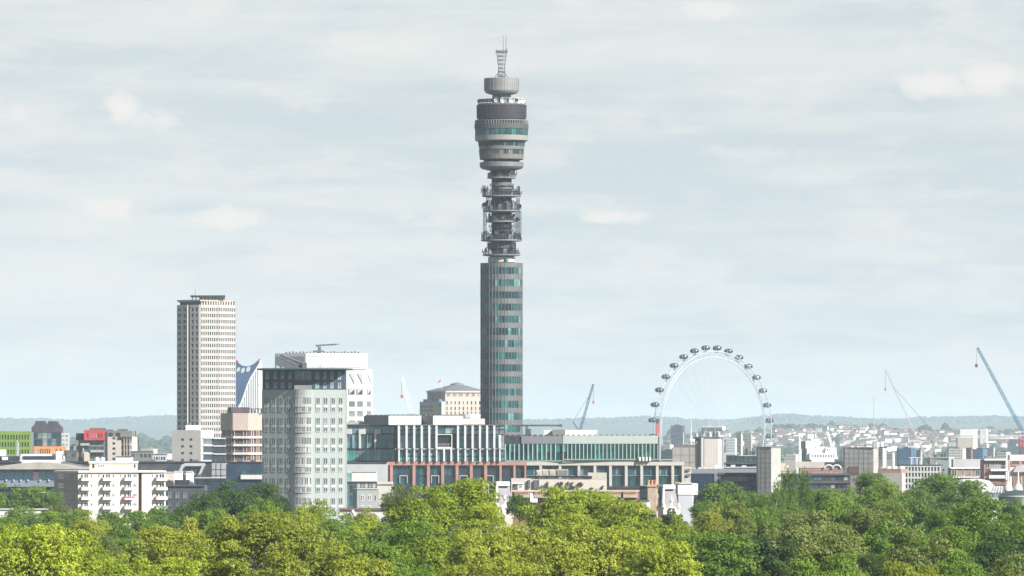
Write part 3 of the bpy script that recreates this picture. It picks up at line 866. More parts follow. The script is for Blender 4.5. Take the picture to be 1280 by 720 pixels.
for (nm, lab, x0, x1, y0, y1, D, m, dep) in [
    ('utility_block', 'pale tan rooftop block just right of the white flats', 206, 217.5, 590.5, None, 2180, M['cream'], 8),
    ('utility_block', 'bright white rooftop block left of the arched canopy frame', 217.6, 228.5, 589.5, None, 2170, M['white'], 7),
    ('utility_block', 'bright white rooftop block under the arched canopy frame', 232.5, 241, 590, None, 2170, M['white'], 7),
    ('office_wing', 'low navy glazed wing with white edge right of the arched canopy frame', 244, 282, 597.5, None, 2160, M['navy'], 9)]:
    b = Bd(nm, lab, nm.replace('_', ' '), (x0 + x1) / 2, D)
    mb = MB(); fs = b.body(mb, [(x0, 0), (x1, .5)], y0, y1, dep); mb.build('wall', m, b.root)
    mb = MB(); b.fbox(mb, fs[0], x0 - .2, x1 + .2, y0 - .8, y0 + .4, -dep + .1, .25); mb.build('coping', M['ltgrey'], b.root)
    if nm == 'office_wing': b.grid(fs[0], cells(x0 + 1, x1, 4, .9), [(y0 + 2, y0 + 8)], .02, GD[:2] + GB[:1])
    b.done()
b = Bd('grey_house', 'dark grey low block with four pale green windows beside the white flats', 'apartment block', 230, 2080)
mb = MB(); fs = b.body(mb, [(206, 3), (256, 0)], 607, None, 14); mb.build('wall', mat('anthracite brick', (.085, .095, .11), .8, .15, .4), b.root)
mb = MB(); b.fbox(mb, fs[0], 206, 256, 606, 608, .01, .4); mb.build('coping', M['steel'], b.root)
cc = [(209.5, 215), (219, 225), (228.5, 234.5), (238, 243.5), (247, 252)]
b.grid(fs[0], cc, [(614, 623.5)], .02, [GP[0], GP[1]], M['steel'], 1)
b.grid(fs[0], cc, [(626, 634)], .02, [GP[0], GD[2]], M['steel'], 1)
mb = MB(); b.body(mb, [(218, 3), (236, 2)], 600, 607.5, 6); mb.build('roof_box', M['charcoal'], b.root)
mb = MB(); x0, x1 = b.x(236), b.x(245); mb.add([(x0, 2, b.z(607)), (x1, 2, b.z(607)), (x1, 8, b.z(607)), (x0, 8, b.z(607)), (x0, 2, b.z(601)), (x0, 8, b.z(601))], [(0, 1, 4), (3, 5, 2), (1, 2, 5, 4), (0, 4, 5, 3), (0, 3, 2, 1)]); mb.build('roof_slope', M['steel'], b.root)
b.done()

# white flats
b = Bd('apartment_block', 'white apartment block with balconies and tan brick end wall rising above the trees', 'apartment block', 98, 2000)
mb = MB(); P = [(68, 16), (98, 0), (173, 7), (173.2, 9), (177, 9.4), (177.2, 7.4), (207, 10)]
pts = [b.pt(u, d) for u, d in P] + [b.pt(196, 32), b.pt(72, 32)]
mb.prism(pts, 0, b.z(590.4)); mb.build('brick_wall', M['palebrick'], b.root)
fL = b.face(68, 16, 98, 0); fR = b.face(98, 0, 173, 7); fN = b.face(173.2, 9, 177, 9.4); fR2 = b.face(177.2, 7.4, 207, 10)
mb = MB(); b.fbox(mb, fL, 68.2, 98, 590.4, 660, .01, .15); mb.build('end_wall', M['tan'], b.root)
mb = MB()
for v in (601.8, 613.7, 625.6, 637.5): b.fbox(mb, fL, 68.2, 98, v, v + .4, .16, .22)
mb.build('brick_course', M['dkconcrete'], b.root)
mb = MB(); b.fbox(mb, fN, 173.2, 177, 592, 660, .01, .12); mb.build('recess_wall', M['brownbrick'], b.root)
mb = MB(); pts2 = [b.pt(67.4, 16), b.pt(98, -.8), b.pt(207.8, 9.4), b.pt(197, 33), b.pt(71, 33)]
mb.prism(pts2, b.z(590.6), b.z(588.4)); mb.build('parapet', M['white'], b.root)
for k in range(5):
    v = 592.6 + k * 11.9
    b.win(fL, 74, 80.5, v, v + 6, .16, GP[1], M['white'], 1, .5)
    for j, (u0, u1) in enumerate(((100.5, 111), (127.5, 138.5), (154.5, 164.8), (194.5, 206.2))):
        f = fR if u1 < 173 else fR2
        mb = MB(); b.fbox(mb, f, u0 - 1, u1 + 1, v + 6.8, v + 8.4, .01, 1.8); slab = mb.build('balcony', M['white'], b.root)
        mb = MB(); b.fbox(mb, f, u0 - 1, u1 + 1, v + 4.4, v + 6.8, 1.66, 1.78)
        b.fbox(mb, f, u0 - 1, u0 - .6, v + 4.4, v + 6.8, .05, 1.66); b.fbox(mb, f, u1 + .6, u1 + 1, v + 4.4, v + 6.8, .05, 1.66)
        mb.build('balcony_panel', M['pinkwrap'] if (j, k) == (2, 2) else M['offwhite'] if (j + k) % 3 else M['ltgrey'], slab)
        b.win(f, u0, u0 + 3.4, v, v + 5.4, .01, rnd.choice(GD[:3]), M['white'], 0, .2)
        b.win(f, u0 + 4.2, u1 - .6, v - .4, v + 6.8, .01, rnd.choice(GD[:3] + GD[:2]), M['white'], 1, .15)
    for u in (113.6, 122.5, 140.5, 150, 166.5, 168.9): b.win(fR, u, u + 1.9, v + .6, v + 4.4, .01, rnd.choice(GD[:3]), M['white'])
    b.win(fR2, 190, 191.8, v + .6, v + 4.4, .01, rnd.choice(GD[:3]), M['white'])
mb = MB(); P = [b.pt(112, 9), b.pt(172, 14), b.pt(172, 22), b.pt(112, 20)]; mb.prism(P, b.z(588.6), b.z(579)); mb.build('penthouse', mat('penthouse brick', (.56, .44, .34), .9, .08, .5), b.root)
mb = MB(); P = [b.pt(111, 8.4), b.pt(173, 13.6), b.pt(173, 23), b.pt(111, 21)]; mb.prism(P, b.z(579.2), b.z(577)); mb.build('penthouse_roof', M['white'], b.root)
fp = b.face(112, 9, 172, 14)
b.win(fp, 115.4, 118, 580.5, 585.5, .01, GD[0]); b.win(fp, 122, 131, 580.5, 584.5, .01, GP[0], M['white'], 2); b.win(fp, 167.4, 169.4, 581, 585, .01, GD[0])
for px in (118, 125):
    mb = MB(); mb.rev([(.7, 0), (.7, 1.0), (.3, 1.3)], 10); mb.build('roof_tank', M['white'], b.root, (b.x(px), 13, b.z(577)))
mb = MB()
for px in np.linspace(174, 205, 9): mb.tube((b.x(px), 12, b.z(588.4)), (b.x(px), 12, b.z(583.6)), .07, 4)
for v in (583.8, 586): mb.tube((b.x(174), 12, b.z(v)), (b.x(205), 12, b.z(v)), .07, 4)
mb.build('roof_railing', M['steel'], b.root)
b.done()

# left edge: depot with curved roof
b = Bd('depot_building', 'dark glazed low hall with a weathered curved roof at the left edge', 'hall', 30, 2250)
mb = MB(); fs = b.body(mb, [(-70, 0), (92, 0)], 585.5, None, 30); mb.build('wall', M['navy'], b.root)
mb = MB(); q = lambda px, py: (b.x(px), b.z(py))
mb.slab([q(-70, 585.6), q(-10, 584), q(25, 579.2), q(42, 578), q(60, 578.6), q(80, 581), q(96, 584), q(108, 585), q(108, 586.6), q(-70, 586.8)], -1, 29); mb.build('roof', M['roofbrown'], b.root)
b.grid(fs[0], cells(-60, 41, 9, .97), [(587, 600)], .02, [GT[0], GB[0], GB[0], GT[0]]); b.grid(fs[0], cells(41, 49, 1, .95), [(587, 600)], .02, [M['mauve']]); b.grid(fs[0], cells(49, 88, 4, .97), [(587, 600)], .02, [GT[0], GB[0]])
mb = MB(); b.fbox(mb, fs[0], -70, 92, 600.6, 608.5, .02, 1.5); mb.build('grey_band', mat('blue grey band', (.17, .20, .245), .6, .1, .2), b.root)
for px in (8, 17, 26, 35, 50, 61):
    mb = MB(); b.fbox(mb, fs[0], px, px + 1.2, 599.4, 601.2, 1.5, 2.2); mb.build('lamp', M['white'], b.root)
b.done()
b = Bd('roof_pavilion', 'low rooftop plant deck with white ducts and dark blue louvres above the curved roof', 'plant deck', 40, 2420)
mb = MB(); fs = b.body(mb, [(-50, 0), (78, 0)], 570, None, 14); mb.build('wall', M['offwhite'], b.root)
mb = MB(); b.fbox(mb, fs[0], -50, 25, 570, 575.5, .01, .3); b.fbox(mb, fs[0], 29, 67, 570, 574.5, .01, .3); mb.build('louvre', M['navy'], b.root)
mb = MB(); b.fbox(mb, fs[0], -10, 6, 562, 570, -6, -3); b.fbox(mb, fs[0], 3, 10, 571, 575, .4, 2.4); b.fbox(mb, fs[0], 26, 78, 567.5, 569.9, -5, -.6); b.fbox(mb, fs[0], 70, 78, 564, 577, -4, .8); mb.build('duct', M['white'], b.root)
mb = MB(); mb.tube((b.x(20.5), 3, b.z(570)), (b.x(20.5), 3, b.z(550)), .22, 5); mb.tube((b.x(22.5), 3, b.z(570)), (b.x(22.5), 3, b.z(553)), .22, 5); mb.tube((b.x(19), 3, b.z(556)), (b.x(24), 3, b.z(556)), .15, 4); mb.build('mast', M['ltgrey'], b.root)
b.done()
b = Bd('roof_pavilion', 'pale low roof with a brownish slope between the curved roof and the white flats', 'low roof', 90, 2290)
mb = MB(); b.body(mb, [(27, 0), (76, 0)], 575, 579.5, 10); mb.build('wall', M['white'], b.root)
x0, x1 = b.x(76), b.x(112); mb = MB(); mb.add([(x0, 0, b.z(586)), (x1, 0, b.z(586)), (x1, 14, b.z(586)), (x0, 14, b.z(586)), (x0, 0, b.z(577)), (x1, 0, b.z(584)), (x1, 14, b.z(584)), (x0, 14, b.z(577))], [(0, 1, 5, 4), (1, 2, 6, 5), (2, 3, 7, 6), (3, 0, 4, 7), (4, 5, 6, 7), (3, 2, 1, 0)]); mb.build('roof', M['leadroof'], b.root)
b.done()

# green, glass, orange, red cluster
b = Bd('green_building', 'lime green finned office block at the left edge', 'office block', 10, 2950)
mb = MB(); fs = b.body(mb, [(-50, 0), (38, 0)], 540, None, 20); mb.build('wall', M['dkconcrete'], b.root)
cc = cells(-48, 37, 24, .55); rr = [(543.5, 549.5), (552.8, 558.6), (562, 567.6)]
mb = MB(); b.relief(mb, fs[0], -50, 38.4, 539, 575, cc, rr, .8); mb.build('fin_screen', M['green'], b.root)
b.grid(fs[0], cc, rr, 0, [GT[0], GT[0], GD[1], GP[0]]); b.done()
b = Bd('brick_building', 'dark brick twin-shouldered block above blue glass left of the red box', 'office block', 58, 3050)
q = lambda px, py: (b.x(px), b.z(py))
mb = MB(); mb.slab([q(39.3, 540), q(39.3, 534.2), q(43.6, 530), q(44.4, 526.2), q(54.6, 526.2), q(55.4, 529.2), q(59.6, 529.2), q(60.4, 526.2), q(70.6, 526.6), q(72, 530), q(76.6, 534.4), q(76.6, 540)], 0, 14); mb.build('brick_top', mat('dark purple brick', (.065, .06, .075), .9, .2, .3), b.root)
mb = MB(); fs = b.body(mb, [(39.4, .3), (76.8, .3)], 540.1, None, 14); mb.build('wall', M['steel'], b.root)
b.grid(fs[0], [(40, 47), (47.5, 53), (53.5, 59), (59.5, 64), (64.5, 70), (70.5, 76)], [(541, 548), (548.8, 557.5)], .02, [GD[2], GB[1], GP[0], GT[0], GP[1]])
mb = MB(); fs = b.body(mb, [(77, 1), (85.5, 2)], 541.5, None, 9); mb.build('side_wing', M['ltgrey'], b.root)
b.grid(fs[0], cells(77, 85.5, 2, .8), rows_(543, 5.5, 3, 4), .02, GP[:2], M['ltgrey']); b.done()
b = Bd('orange_building', 'low orange block with narrow vertical windows below the blue glass block', 'office block', 62, 2900)
mb = MB(); fs = b.body(mb, [(42.7, 0), (81, 0)], 558, None, 10); mb.build('wall', M['orange'], b.root)
b.grid(fs[0], cells(44, 80, 13, .42), [(561, 566.8)], .02, [GD[0], GD[1], GP[2], GP[1]]); b.done()
b = Bd('red_building', 'bright red box of windows over a dark glazed office near the left', 'office block', 118, 2780)
mb = MB(); fs = b.body(mb, [(105, 0), (131.3, 0)], 537.6, 550.2, 12); mb.build('red_box', M['red'], b.root)
b.grid(fs[0], cells(108, 129, 6, .42), [(541.5, 546.8)], .02, [GD[1], GP[1], M['mauve']])
mb = MB(); fs = b.body(mb, [(95, 2), (131.2, 2)], 550.3, None, 14); mb.build('wall', M['dkconcrete'], b.root)
f = fs[0]
b.grid(f, cells(107, 130, 5, .9), [(551.5, 556), (558, 564), (566, 573)], .02, [GT[0], GB[0], GD[2], GB[1]])
mb = MB(); b.fbox(mb, f, 101, 112, 554, 557, .3, 3); b.fbox(mb, f, 103.6, 105.4, 557, 575, 1, 2); b.fbox(mb, f, 110.5, 112.5, 566, 577, 1, 2); b.fbox(mb, f, 113, 130, 562.5, 565.4, .2, 1.6); mb.build('ledge', M['concrete'], b.root)
mb = MB(); b.body(mb, [(95, 3), (103.5, 3)], 541.5, 556, 8); mb.build('dark_wing', M['navy'], b.root)
mb = MB(); b.fbox(mb, f, 92, 98, 565.5, 577, .4, 5); b.fbox(mb, f, 106, 111, 565, 577, 2, 5); mb.build('stair_block', M['cream'], b.root)
mb = MB(); b.body(mb, [(112, 4), (131, 4)], 535, 537.6, 5); mb.build('roof_plant', M['steel'], b.root)
b.done()
b = Bd('concrete_block', 'brown and beige concrete office block right of the red box', 'office block', 147, 2700)
mb = MB(); fs = b.body(mb, [(131.4, 1), (165, 0), (171.4, 6)], 546, None, 14); mb.build('wall', mat('beige concrete', (.48, .43, .38), .9, .1, .3, streak=.4), b.root)
mb = MB(); b.body(mb, [(132, 2), (165, 1), (168.4, 5)], 538.6, 546.2, 10); mb.build('upper_storey', M['dkconcrete'], b.root)
mb = MB(); b.fbox(mb, fs[0], 131.4, 134.6, 540, 577, .01, .8); b.fbox(mb, fs[0], 147.8, 165, 546, 549, .01, .4); mb.build('stair_core', M['charcoal'], b.root)
b.grid(fs[0], [(140.8, 144.2)], rows_(546.5, 6.4, 5, 2.6), .02, GD[:2])
b.grid(fs[0], [(152, 154), (156, 157.6), (159.4, 161), (163, 164.4)], rows_(549.5, 7.4, 4, 4.2), .02, [GD[0], M['mauve'], GP[0]])
b.grid(fs[0], [(136, 140.4), (144.8, 150)], [(541, 545.6)], -.9, [GD[1]])
mb = MB()
for u in (155, 158.5, 162.2): b.fbox(mb, fs[0], u, u + .6, 548, 575, .02, .7)
mb.build('pier', M['cream'], b.root)
mb = MB(); b.body(mb, [(147, 3), (159, 3)], 536.4, 538.8, 5); b.body(mb, [(130, 3), (141, 3)], 537, 538.7, 5); mb.build('roof_plant', M['steel'], b.root)
b.done()
for (lab, x0, x1, y0, D, m) in [
    ('dark glazed low block right of the beige concrete office', 163, 190.5, 564.5, 2650, M['dkconcrete']),
    ('pale grey low shed left of the small white block', 190.6, 208, 568, 2620, M['ltgrey']),
    ('little white rooftop box in front of the beige concrete office', 145, 164.8, 571, 2600, M['white']),
    ('grey low annex between the orange block and the red box', 80, 95.5, 563.5, 2640, M['steel']),
    ('tiny white hut beside the small white block with square windows', 207.5, 215, 566, 3100, M['white'])]:
    b = Bd('low_building', lab, 'low building', (x0 + x1) / 2, D)
    mb = MB(); fs = b.body(mb, [(x0, 0), (x1, 0)], y0, None, 9); mb.build('wall', m, b.root)
    mb = MB(); b.fbox(mb, fs[0], x0 - .2, x1 + .2, y0 - .7, y0 + .3, -9, .2); mb.build('roof_edge', M['steel'], b.root)
    if x1 - x0 > 14 and m is not M['white']: b.grid(fs[0], cells(x0 + 1, x1 - 1, 5, .6), [(y0 + 3, y0 + 7)], .02, GD[:3] + [GP[0]])
    b.done()

# ------------------------------------------------------------------ sage green residential tower
b = Bd('residential_tower', 'sage grey residential tower with bowed centre and dark glazed top floors', 'apartment tower', 379, 2000)
mb = MB()
bow = [(367, 1.4), (369.5, .6), (373, .1), (377, -.2), (381, -.3), (385, -.1), (389, .3), (392, .9)]
fs = b.body(mb, [(327.4, 7), (367, 1.41)] + bow[1:] + [(431.6, 5)], 487, None, 20); mb.build('wall', M['sage'], b.root)
fL = b.face(327.4, 7, 367, 1.41); fR = b.face(392, .8, 431.6, 5)
bf = [b.face(*bow[i], *bow[i + 1]) for i in range(len(bow) - 1)]
tall = rows_(496.6, 25.1, 6, 8.8); short = rows_(508.8, 25.1, 6, 6.0)
cl = [(330.2, 335.4), (339.4, 344.6), (348.8, 354), (358.2, 363.4)]; cr = [(394.8, 400.2), (404.2, 409.6), (413.6, 419), (423, 428.4)]
for f, cc in ((fL, cl), (fR, cr)):
    for (v0, v1) in tall + short: 
        for c in cc: b.win(f, c[0], c[1], v0, v1, .02, rnd.choice([GP[3], GD[0], GP[4], GD[1], GP[4], GP[0]]), mat('sage frame', (.30, .33, .32), .6, .05, .3), 1, .2)
    for (v0, v1) in short:
        for c in cc:
            mb = MB(); b.fbox(mb, f, c[0] - .2, c[1] + .2, v0 - 2.6, v0 - .3, .01, .14); mb.build('white_panel', M['offwhite'] if c[0] > 390 else M['ltgrey'], b.root)
for (v0, v1) in tall + short:
    mb = MB()
    for f in bf[:-1]: b.fbox(mb, f, f.u0, f.u1, v1, v1 + 3.2 if (v0, v1) in tall else v1 + 1.0, .02, .22); 
    for f in bf[:-1]: b.fbox(mb, f, f.u0, f.u1, v0 - 1.2, v0, .02, .18)
    mb.build('bay_band', M['ltgrey'] if (v0, v1) in tall else M['sage'], b.root)
    for f in bf[:-1]:
        u = f.u0
        while u < f.u1 - .5:
            b.win(f, u + .15, min(u + 2.0, f.u1), v0, v1, .02, rnd.choice([GP[3], GP[2], GP[1], GP[4], GD[2], GB[1]]), M['offwhite'], 0, .15); u += 2.05
# glazed top
mb = MB(); fs = b.body(mb, [(328.2, 7), (366.4, 1.5), (391.5, 1.5), (431, 5)], 462, 487, 18); mb.build('top_storeys', M['navy'], b.root)
tL, tC, tR = fs
tg = glass('lit teal pane', (.19, .27, .265), .15, .5, .5)
b.grid(tL, [(331.6, 337), (341.8, 347), (350.8, 356), (360.4, 365.4)], [(464, 474.6), (477, 486.2)], .02, [tg], M['navy'], 1)
b.grid(tR, [(393.6, 399.4), (403.4, 408.6), (412.4, 417.6), (421.6, 427)], [(464, 475), (477, 486.2)], .02, [tg, GP[1]], M['navy'], 1)
b.grid(tC, cells(368.6, 389.5, 5, .9), [(463.6, 474.6)], .02, [GT[0], GT[1], GT[2]])
mb = MB(); b.fbox(mb, tC, 368, 390, 481.5, 486.8, .02, 1.2); mb.build('balcony', M['grey'], b.root)
mb = MB(); pts = [b.pt(321.4, 8), b.pt(331, -3), b.pt(379, -4), b.pt(430, -2), b.pt(441, 7), b.pt(436, 24), b.pt(326, 24)]; mb.prism(pts, b.z(462), b.z(460.2)); mb.build('roof_canopy', mat('roof edge green', (.03, .075, .07), .5, .2, .3), b.root)
mb = MB()
for px, h in ((340, 2), (345, 3.4), (347, 2), (352, 1.6), (390, 1.6), (396, 3), (399, 3.6), (402, 2.2), (408, 1.8), (413, 1.5)): mb.box(b.x(px), b.x(px + 1.7), 4, 6, b.z(460.2), b.z(460.2 - h))
mb.build('roof_plant', M['ltgrey'], b.root)
mb = MB(); mb.lattice((b.x(381), 6, b.z(458)), (b.x(349), 5, b.z(444.6)), 1.3, 9, .22, .8); mb.tube((b.x(381), 6, b.z(458)), (b.x(349), 5, b.z(444.6)), .5, 4); mb.box(b.x(377), b.x(382.5), 4, 8, b.z(460.2), b.z(453)); mb.build('cleaning_cradle_arm', M['steel'], b.root)
b.done()

# white tower behind it
b = Bd('office_tower', 'bright white office tower with louvred top behind the sage grey tower', 'office tower', 384, 2750)
mb = MB(); fs = b.body(mb, [(343.6, 9), (382.4, 0), (458, 5)], 441.4, 461.5, 22); mb.build('louvred_top', M['white'], b.root)
mb = MB()
for k in range(6):
    v = 445.2 + k * 2.6
    b.fbox(mb, fs[0], 344.5, 381.5, v, v + .9, .01, .2); b.fbox(mb, fs[1], 384, 451, v, v + .6, .01, .2)
mb.build('louvre', M['ltgrey'], b.root)
mb = MB(); fs = b.body(mb, [(343, 10), (382.4, 1), (458, 5.4), (463.8, 9)], 461.6, None, 24); mb.build('wall', mat('brilliant white wall', (.60, .595, .58), .7, .04, .3, streak=.4), b.root)
fr = fs[1]
cc = [(426, 433.6), (436, 443.8), (446.2, 453.8)]; cc2 = [(458.4, 463.4)]
for f, c_ in ((fr, cc), (fs[2], cc2)):
    for c in c_:
        b.win(f, c[0], c[1], 484.8, 494, .02, GD[2], M['ltgrey'], 0, .3)
        for v in (501, 513, 525, 537): b.win(f, c[0], c[1], v, v + 8, .02, rnd.choice([GD[2], GD[3], GP[0]]), M['white'], 2, .14)
        mb = MB(); A = b.at(f, c[0] + .5, .03); B2 = b.at(f, c[1] - .6, .03); n = f.n
        p = [(A[0], A[1], b.z(467)), (B2[0], B2[1], b.z(479.6)), (B2[0], B2[1], b.z(467))]
        mb.add(p + [(x + n.x * .3, y + n.y * .3, z) for x, y, z in p], [(0, 1, 2), (3, 5, 4), (0, 3, 4, 1), (1, 4, 5, 2), (2, 5, 3, 0)]); mb.build('recess_panel', M['ltgrey'], b.root)
        mb = MB(); A = b.at(f, c[0], .1); B2 = b.at(f, c[1], .1)
        p = [(A[0], A[1], b.z(485.5)), (A[0], A[1], b.z(493)), (B2[0], B2[1], b.z(485.5))]
        mb.add(p + [(x + n.x * .3, y + n.y * .3, z) for x, y, z in p], [(0, 1, 2), (3, 5, 4), (0, 3, 4, 1), (1, 4, 5, 2), (2, 5, 3, 0)]); mb.build('recess_panel', M['ltgrey'], b.root)
mb = MB()
for k in range(22):
    px = 356 + k * 4.3; mb.box(b.x(px), b.x(px + 2.2), 6, 8, b.z(441.5), b.z(439.6 - (k % 3) * .4))
mb.build('roof_railing', M['steel'], b.root)
mb = MB(); mb.box(b.x(396.5), b.x(400.5), 7, 10, b.z(441), b.z(433)); mb.box(b.x(391), b.x(403.5), 6.4, 10.6, b.z(439.4), b.z(437.8)); mb.tube((b.x(394), 8, b.z(431.6)), (b.x(420), 8, b.z(430.2)), .32, 5); mb.box(b.x(394), b.x(398), 7, 9, b.z(433), b.z(430.6)); mb.box(b.x(415), b.x(417.6), 7.6, 8.6, b.z(431), b.z(429.4)); mb.tube((b.x(417), 8, b.z(430.2)), (b.x(424), 8, b.z(429.8)), .12, 4); mb.build('roof_crane', M['steel'], b.root)
b.done()
# beige civic building with hipped lead roof and flag
b = Bd('civic_building', 'beige stone civic building with dark hipped roof and small flag, left of the round tower', 'civic building', 557, 3200)
mb = MB(); fs = b.body(mb, [(534, 12), (556.6, 0), (606, 5)], 489.5, None, 26); mb.build('wall', mat('portland stone', (.42, .375, .335), .85, .08, .2, streak=.4), b.root)
fl, fr = fs
mb = MB(); b.fbox(mb, fr, 556.6, 606, 488.6, 490.6, .01, .6); b.fbox(mb, fl, 534, 556.4, 488.6, 490.6, .01, .6); mb.build('cornice', M['stone'], b.root)
for u0, u1 in ((558.5, 563.5), (566, 571), (573.6, 578.8), (581.6, 586.8), (589.4, 594.4), (596.6, 599.8)): b.win(fr, u0, u1, 491, 496, .02, M['mauve'], M['stone'], 2, .2)
for v, h in ((501.4, 4.2), (508.4, 4.2), (514.4, 3.4), (522, 4)):
    for u in np.arange(558, 600, 5.1): b.win(fr, u, u + 1.6, v, v + h, .02, rnd.choice([GD[2], GD[3], GP[0]])); 
for v in (493, 501, 509): 
    for u in (537, 540.5, 544, 548.5): b.win(fl, u, u + 1.5, v, v + 3.4, .02, GD[3])
mb = MB(); z0, z1 = b.z(488.6), b.z(481); z2 = b.z(484.6)
A, Bq, Cq, Dq, E = b.pt(533, 12), b.pt(556.6, -.8), b.pt(607, 5), b.pt(607, 32), b.pt(541, 36)
tA, tB, tC, tD, tE = b.pt(563, 16), b.pt(566, 12), b.pt(580, 13), b.pt(580, 20), b.pt(566, 20)
mb.prism([A, Bq, Cq, Dq, E], z0, z1, top=[tA, tB, tC, tD, tE]); mb.build('roof', M['leadroof'], b.root)
mb = MB(); mb.rev([(3.2, 0), (3.0, .6), (0.5, 1.2)], 12); mb.build('roof_cap', M['leadroof'], b.root, (b.x(571), 15, z1))
mb = MB(); f2 = b.body(mb, [(524.6, 6), (552, -4), (556, -2)], 502, None, 14); mb.build('side_wing', M['stone'], b.root)
for v in (507, 512):
    for u in (527, 531, 535, 539): b.win(f2[0], u, u + 1.8, v, v + 2.8, .02, GD[3])
b.win(f2[0], 549, 551.5, 505, 509, .02, GD[2])
mb = MB(); b.body(mb, [(529, 8), (549, 0), (553, 1)], 499, 502.1, 8); mb.build('glazed_attic', mat('blue attic glass', (.10, .19, .29), .3, .2, .3), b.root)
mb = MB(); mb.tube((b.x(551.6), 8, b.z(503)), (b.x(551.6), 8, b.z(472)), .16, 5, r1=.08); fp = mb.build('flagpole', M['white'], b.root)
mb = MB(); q = lambda px, py: (b.x(px), b.z(py)); mb.slab([q(551.2, 473.6), q(551.2, 476), q(549.4, 477.6), q(546.4, 478.4), q(548, 476.2), q(549.6, 475.6)], 7.95, 8.05); mb.build('flag', mat('flag cloth', (.42, .10, .12), .9, .5, .8), b.root)
mb = MB(); mb.rev([(b.s and 8.5, 0), (8.5, b.z(522) * 1.0), (8, b.z(518))], 20, b.x(595), -14); mb.build('rotunda', M['white'], b.root)
b.done()

# ------------------------------------------------------------------ glass office with white fins on pink granite base
b = Bd('glass_office', 'blue glass office with tall white fins over a pink granite framed base', 'office building', 493, 2300)
mb = MB(); plan = [(431, 12), (493, 9), (494, .2), (631, 0)]
fs = b.body(mb, plan, 531, 577, 40); mb.build('wall', M['dksteel'], b.root)
fA = b.face(431, 12, 493, 9); fB = b.face(494, .2, 631, 0)
cold = [GB[0], GB[1], GB[2], GB[2], GT[1], GP[0], GP[1], GT[3]]
palet = glass('pale teal spandrel', (.20, .30, .31), .25, .5, .3)
# right-hand facade: two tiers of bays between the fins
fins = [497.6, 507.2, 516.8, 526.2, 535.6, 544.6, 571.4, 580.4, 589.7, 598.9, 607.8, 616.8, 623.6]
def bay(u0, u1, v0, v1, g): b.win(fB, u0, u1, v0, v1, .02, g, M['dksteel'], 1, .12)
edges = [494.4] + fins + [630.6]
for i in range(len(edges) - 1):
    u0, u1 = edges[i] + 1.4, edges[i + 1] - .2
    if 545 < u0 < 570: continue
    bay(u0, u1, 533, 536.6, palet); bay(u0, u1, 537.2, 543, rnd.choice([GP[1], GP[0], palet])); bay(u0, u1, 543.6, 560.4, rnd.choice(cold)); bay(u0, u1, 562.2, 570, rnd.choice(cold + [GP[1]])); bay(u0, u1, 570.6, 576.4, rnd.choice([palet, GT[3], GP[0]]))
for u in (554, 563): bay(u - 7.2, u, 562.2, 576.4, rnd.choice(cold))
bay(564.4, 571, 562.2, 576.4, GB[1]); bay(546.8, 556, 533, 542, GT[1]); bay(556.4, 570.6, 533, 542, palet)
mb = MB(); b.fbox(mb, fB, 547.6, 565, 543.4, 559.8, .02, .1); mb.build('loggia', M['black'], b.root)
mb = MB(); b.fbox(mb, fB, 546.6, 565.6, 542.6, 543.6, .11, .8); b.fbox(mb, fB, 546.6, 565.6, 558.6, 561, .11, .9); b.fbox(mb, fB, 564.2, 565.4, 543.6, 558.6, .11, .8); mb.build('loggia_frame', M['offwhite'], b.root)
mb = MB()
for u in np.arange(548.6, 563, 2.4): b.fbox(mb, fB, u, u + .35, 555, 558.6, .3, .42)
b.fbox(mb, fB, 548, 564, 554.8, 555.3, .3, .42); mb.build('loggia_railing', M['ltgrey'], b.root)
finm = mat('white fin', (.50, .52, .53), .5, .05, .3)
for u in fins:
    mb = MB(); full = u != 623.6
    b.fbox(mb, fB, u - .2, u + 2.4, 532 if full else 543.5, 560.8, .14, 1.6)
    b.fbox(mb, fB, u + .3, u + 2.2, 561.6, 577 if u > 500 else 577, .14, 1.2); mb.build('fin', finm, b.root)
for u in (554.2, 563.2):
    mb = MB(); b.fbox(mb, fB, u, u + 1.9, 561.6, 576.8, .14, 1.2); mb.build('fin', M['white'], b.root)
mb = MB(); b.fbox(mb, fB, 493.6, 632, 560.6, 561.8, .16, 1.0); mb.build('ledge', M['ltgrey'], b.root)
mb = MB(); b.fbox(mb, fB, 493, 624, 530.6, 532.2, .02, .9); b.fbox(mb, fA, 431, 493, 530.2, 531.6, .02, .9); mb.build('roof_edge', M['steel'], b.root)
# left-hand recessed facade with hooked pale frames
b.grid(fA, cells(432, 493, 12, .9), [(532.6, 541.6)], .02, [palet, GT[3], palet, GT[2]])
b.grid(fA, [(433.4, 440.6), (442, 447.4), (450.6, 457.8), (459.4, 465), (471, 482.4), (483, 492)], [(543.4, 560)], .02, [GB[1], GB[2], GT[1], GB[0]])
b.grid(fA, cells(432, 493, 14, .92), [(561.8, 576)], .02, [GT[2], GT[3], GT[3], GT[4], GP[0], palet])
for u in (431.6, 449, 468.4):
    mb = MB(); b.fbox(mb, fA, u, u + 8, 536.4, 542.6, .06, .8); b.fbox(mb, fA, u, u + 2.4, 542.6, 560.6, .06, .8); mb.build('hooked_frame', M['offwhite'], b.root)
for u in (440.8, 459): 
    mb = MB(); b.fbox(mb, fA, u, u + 1.6, 543.4, 560.4, .06, .6); mb.build('pale_mullion', palet, b.root)
mb = MB(); b.fbox(mb, fA, 431, 493, 560.5, 561.4, .16, .5); b.fbox(mb, fA, 431, 493, 576, 577.6, .16, .6); mb.build('ledge', M['charcoal'], b.root)
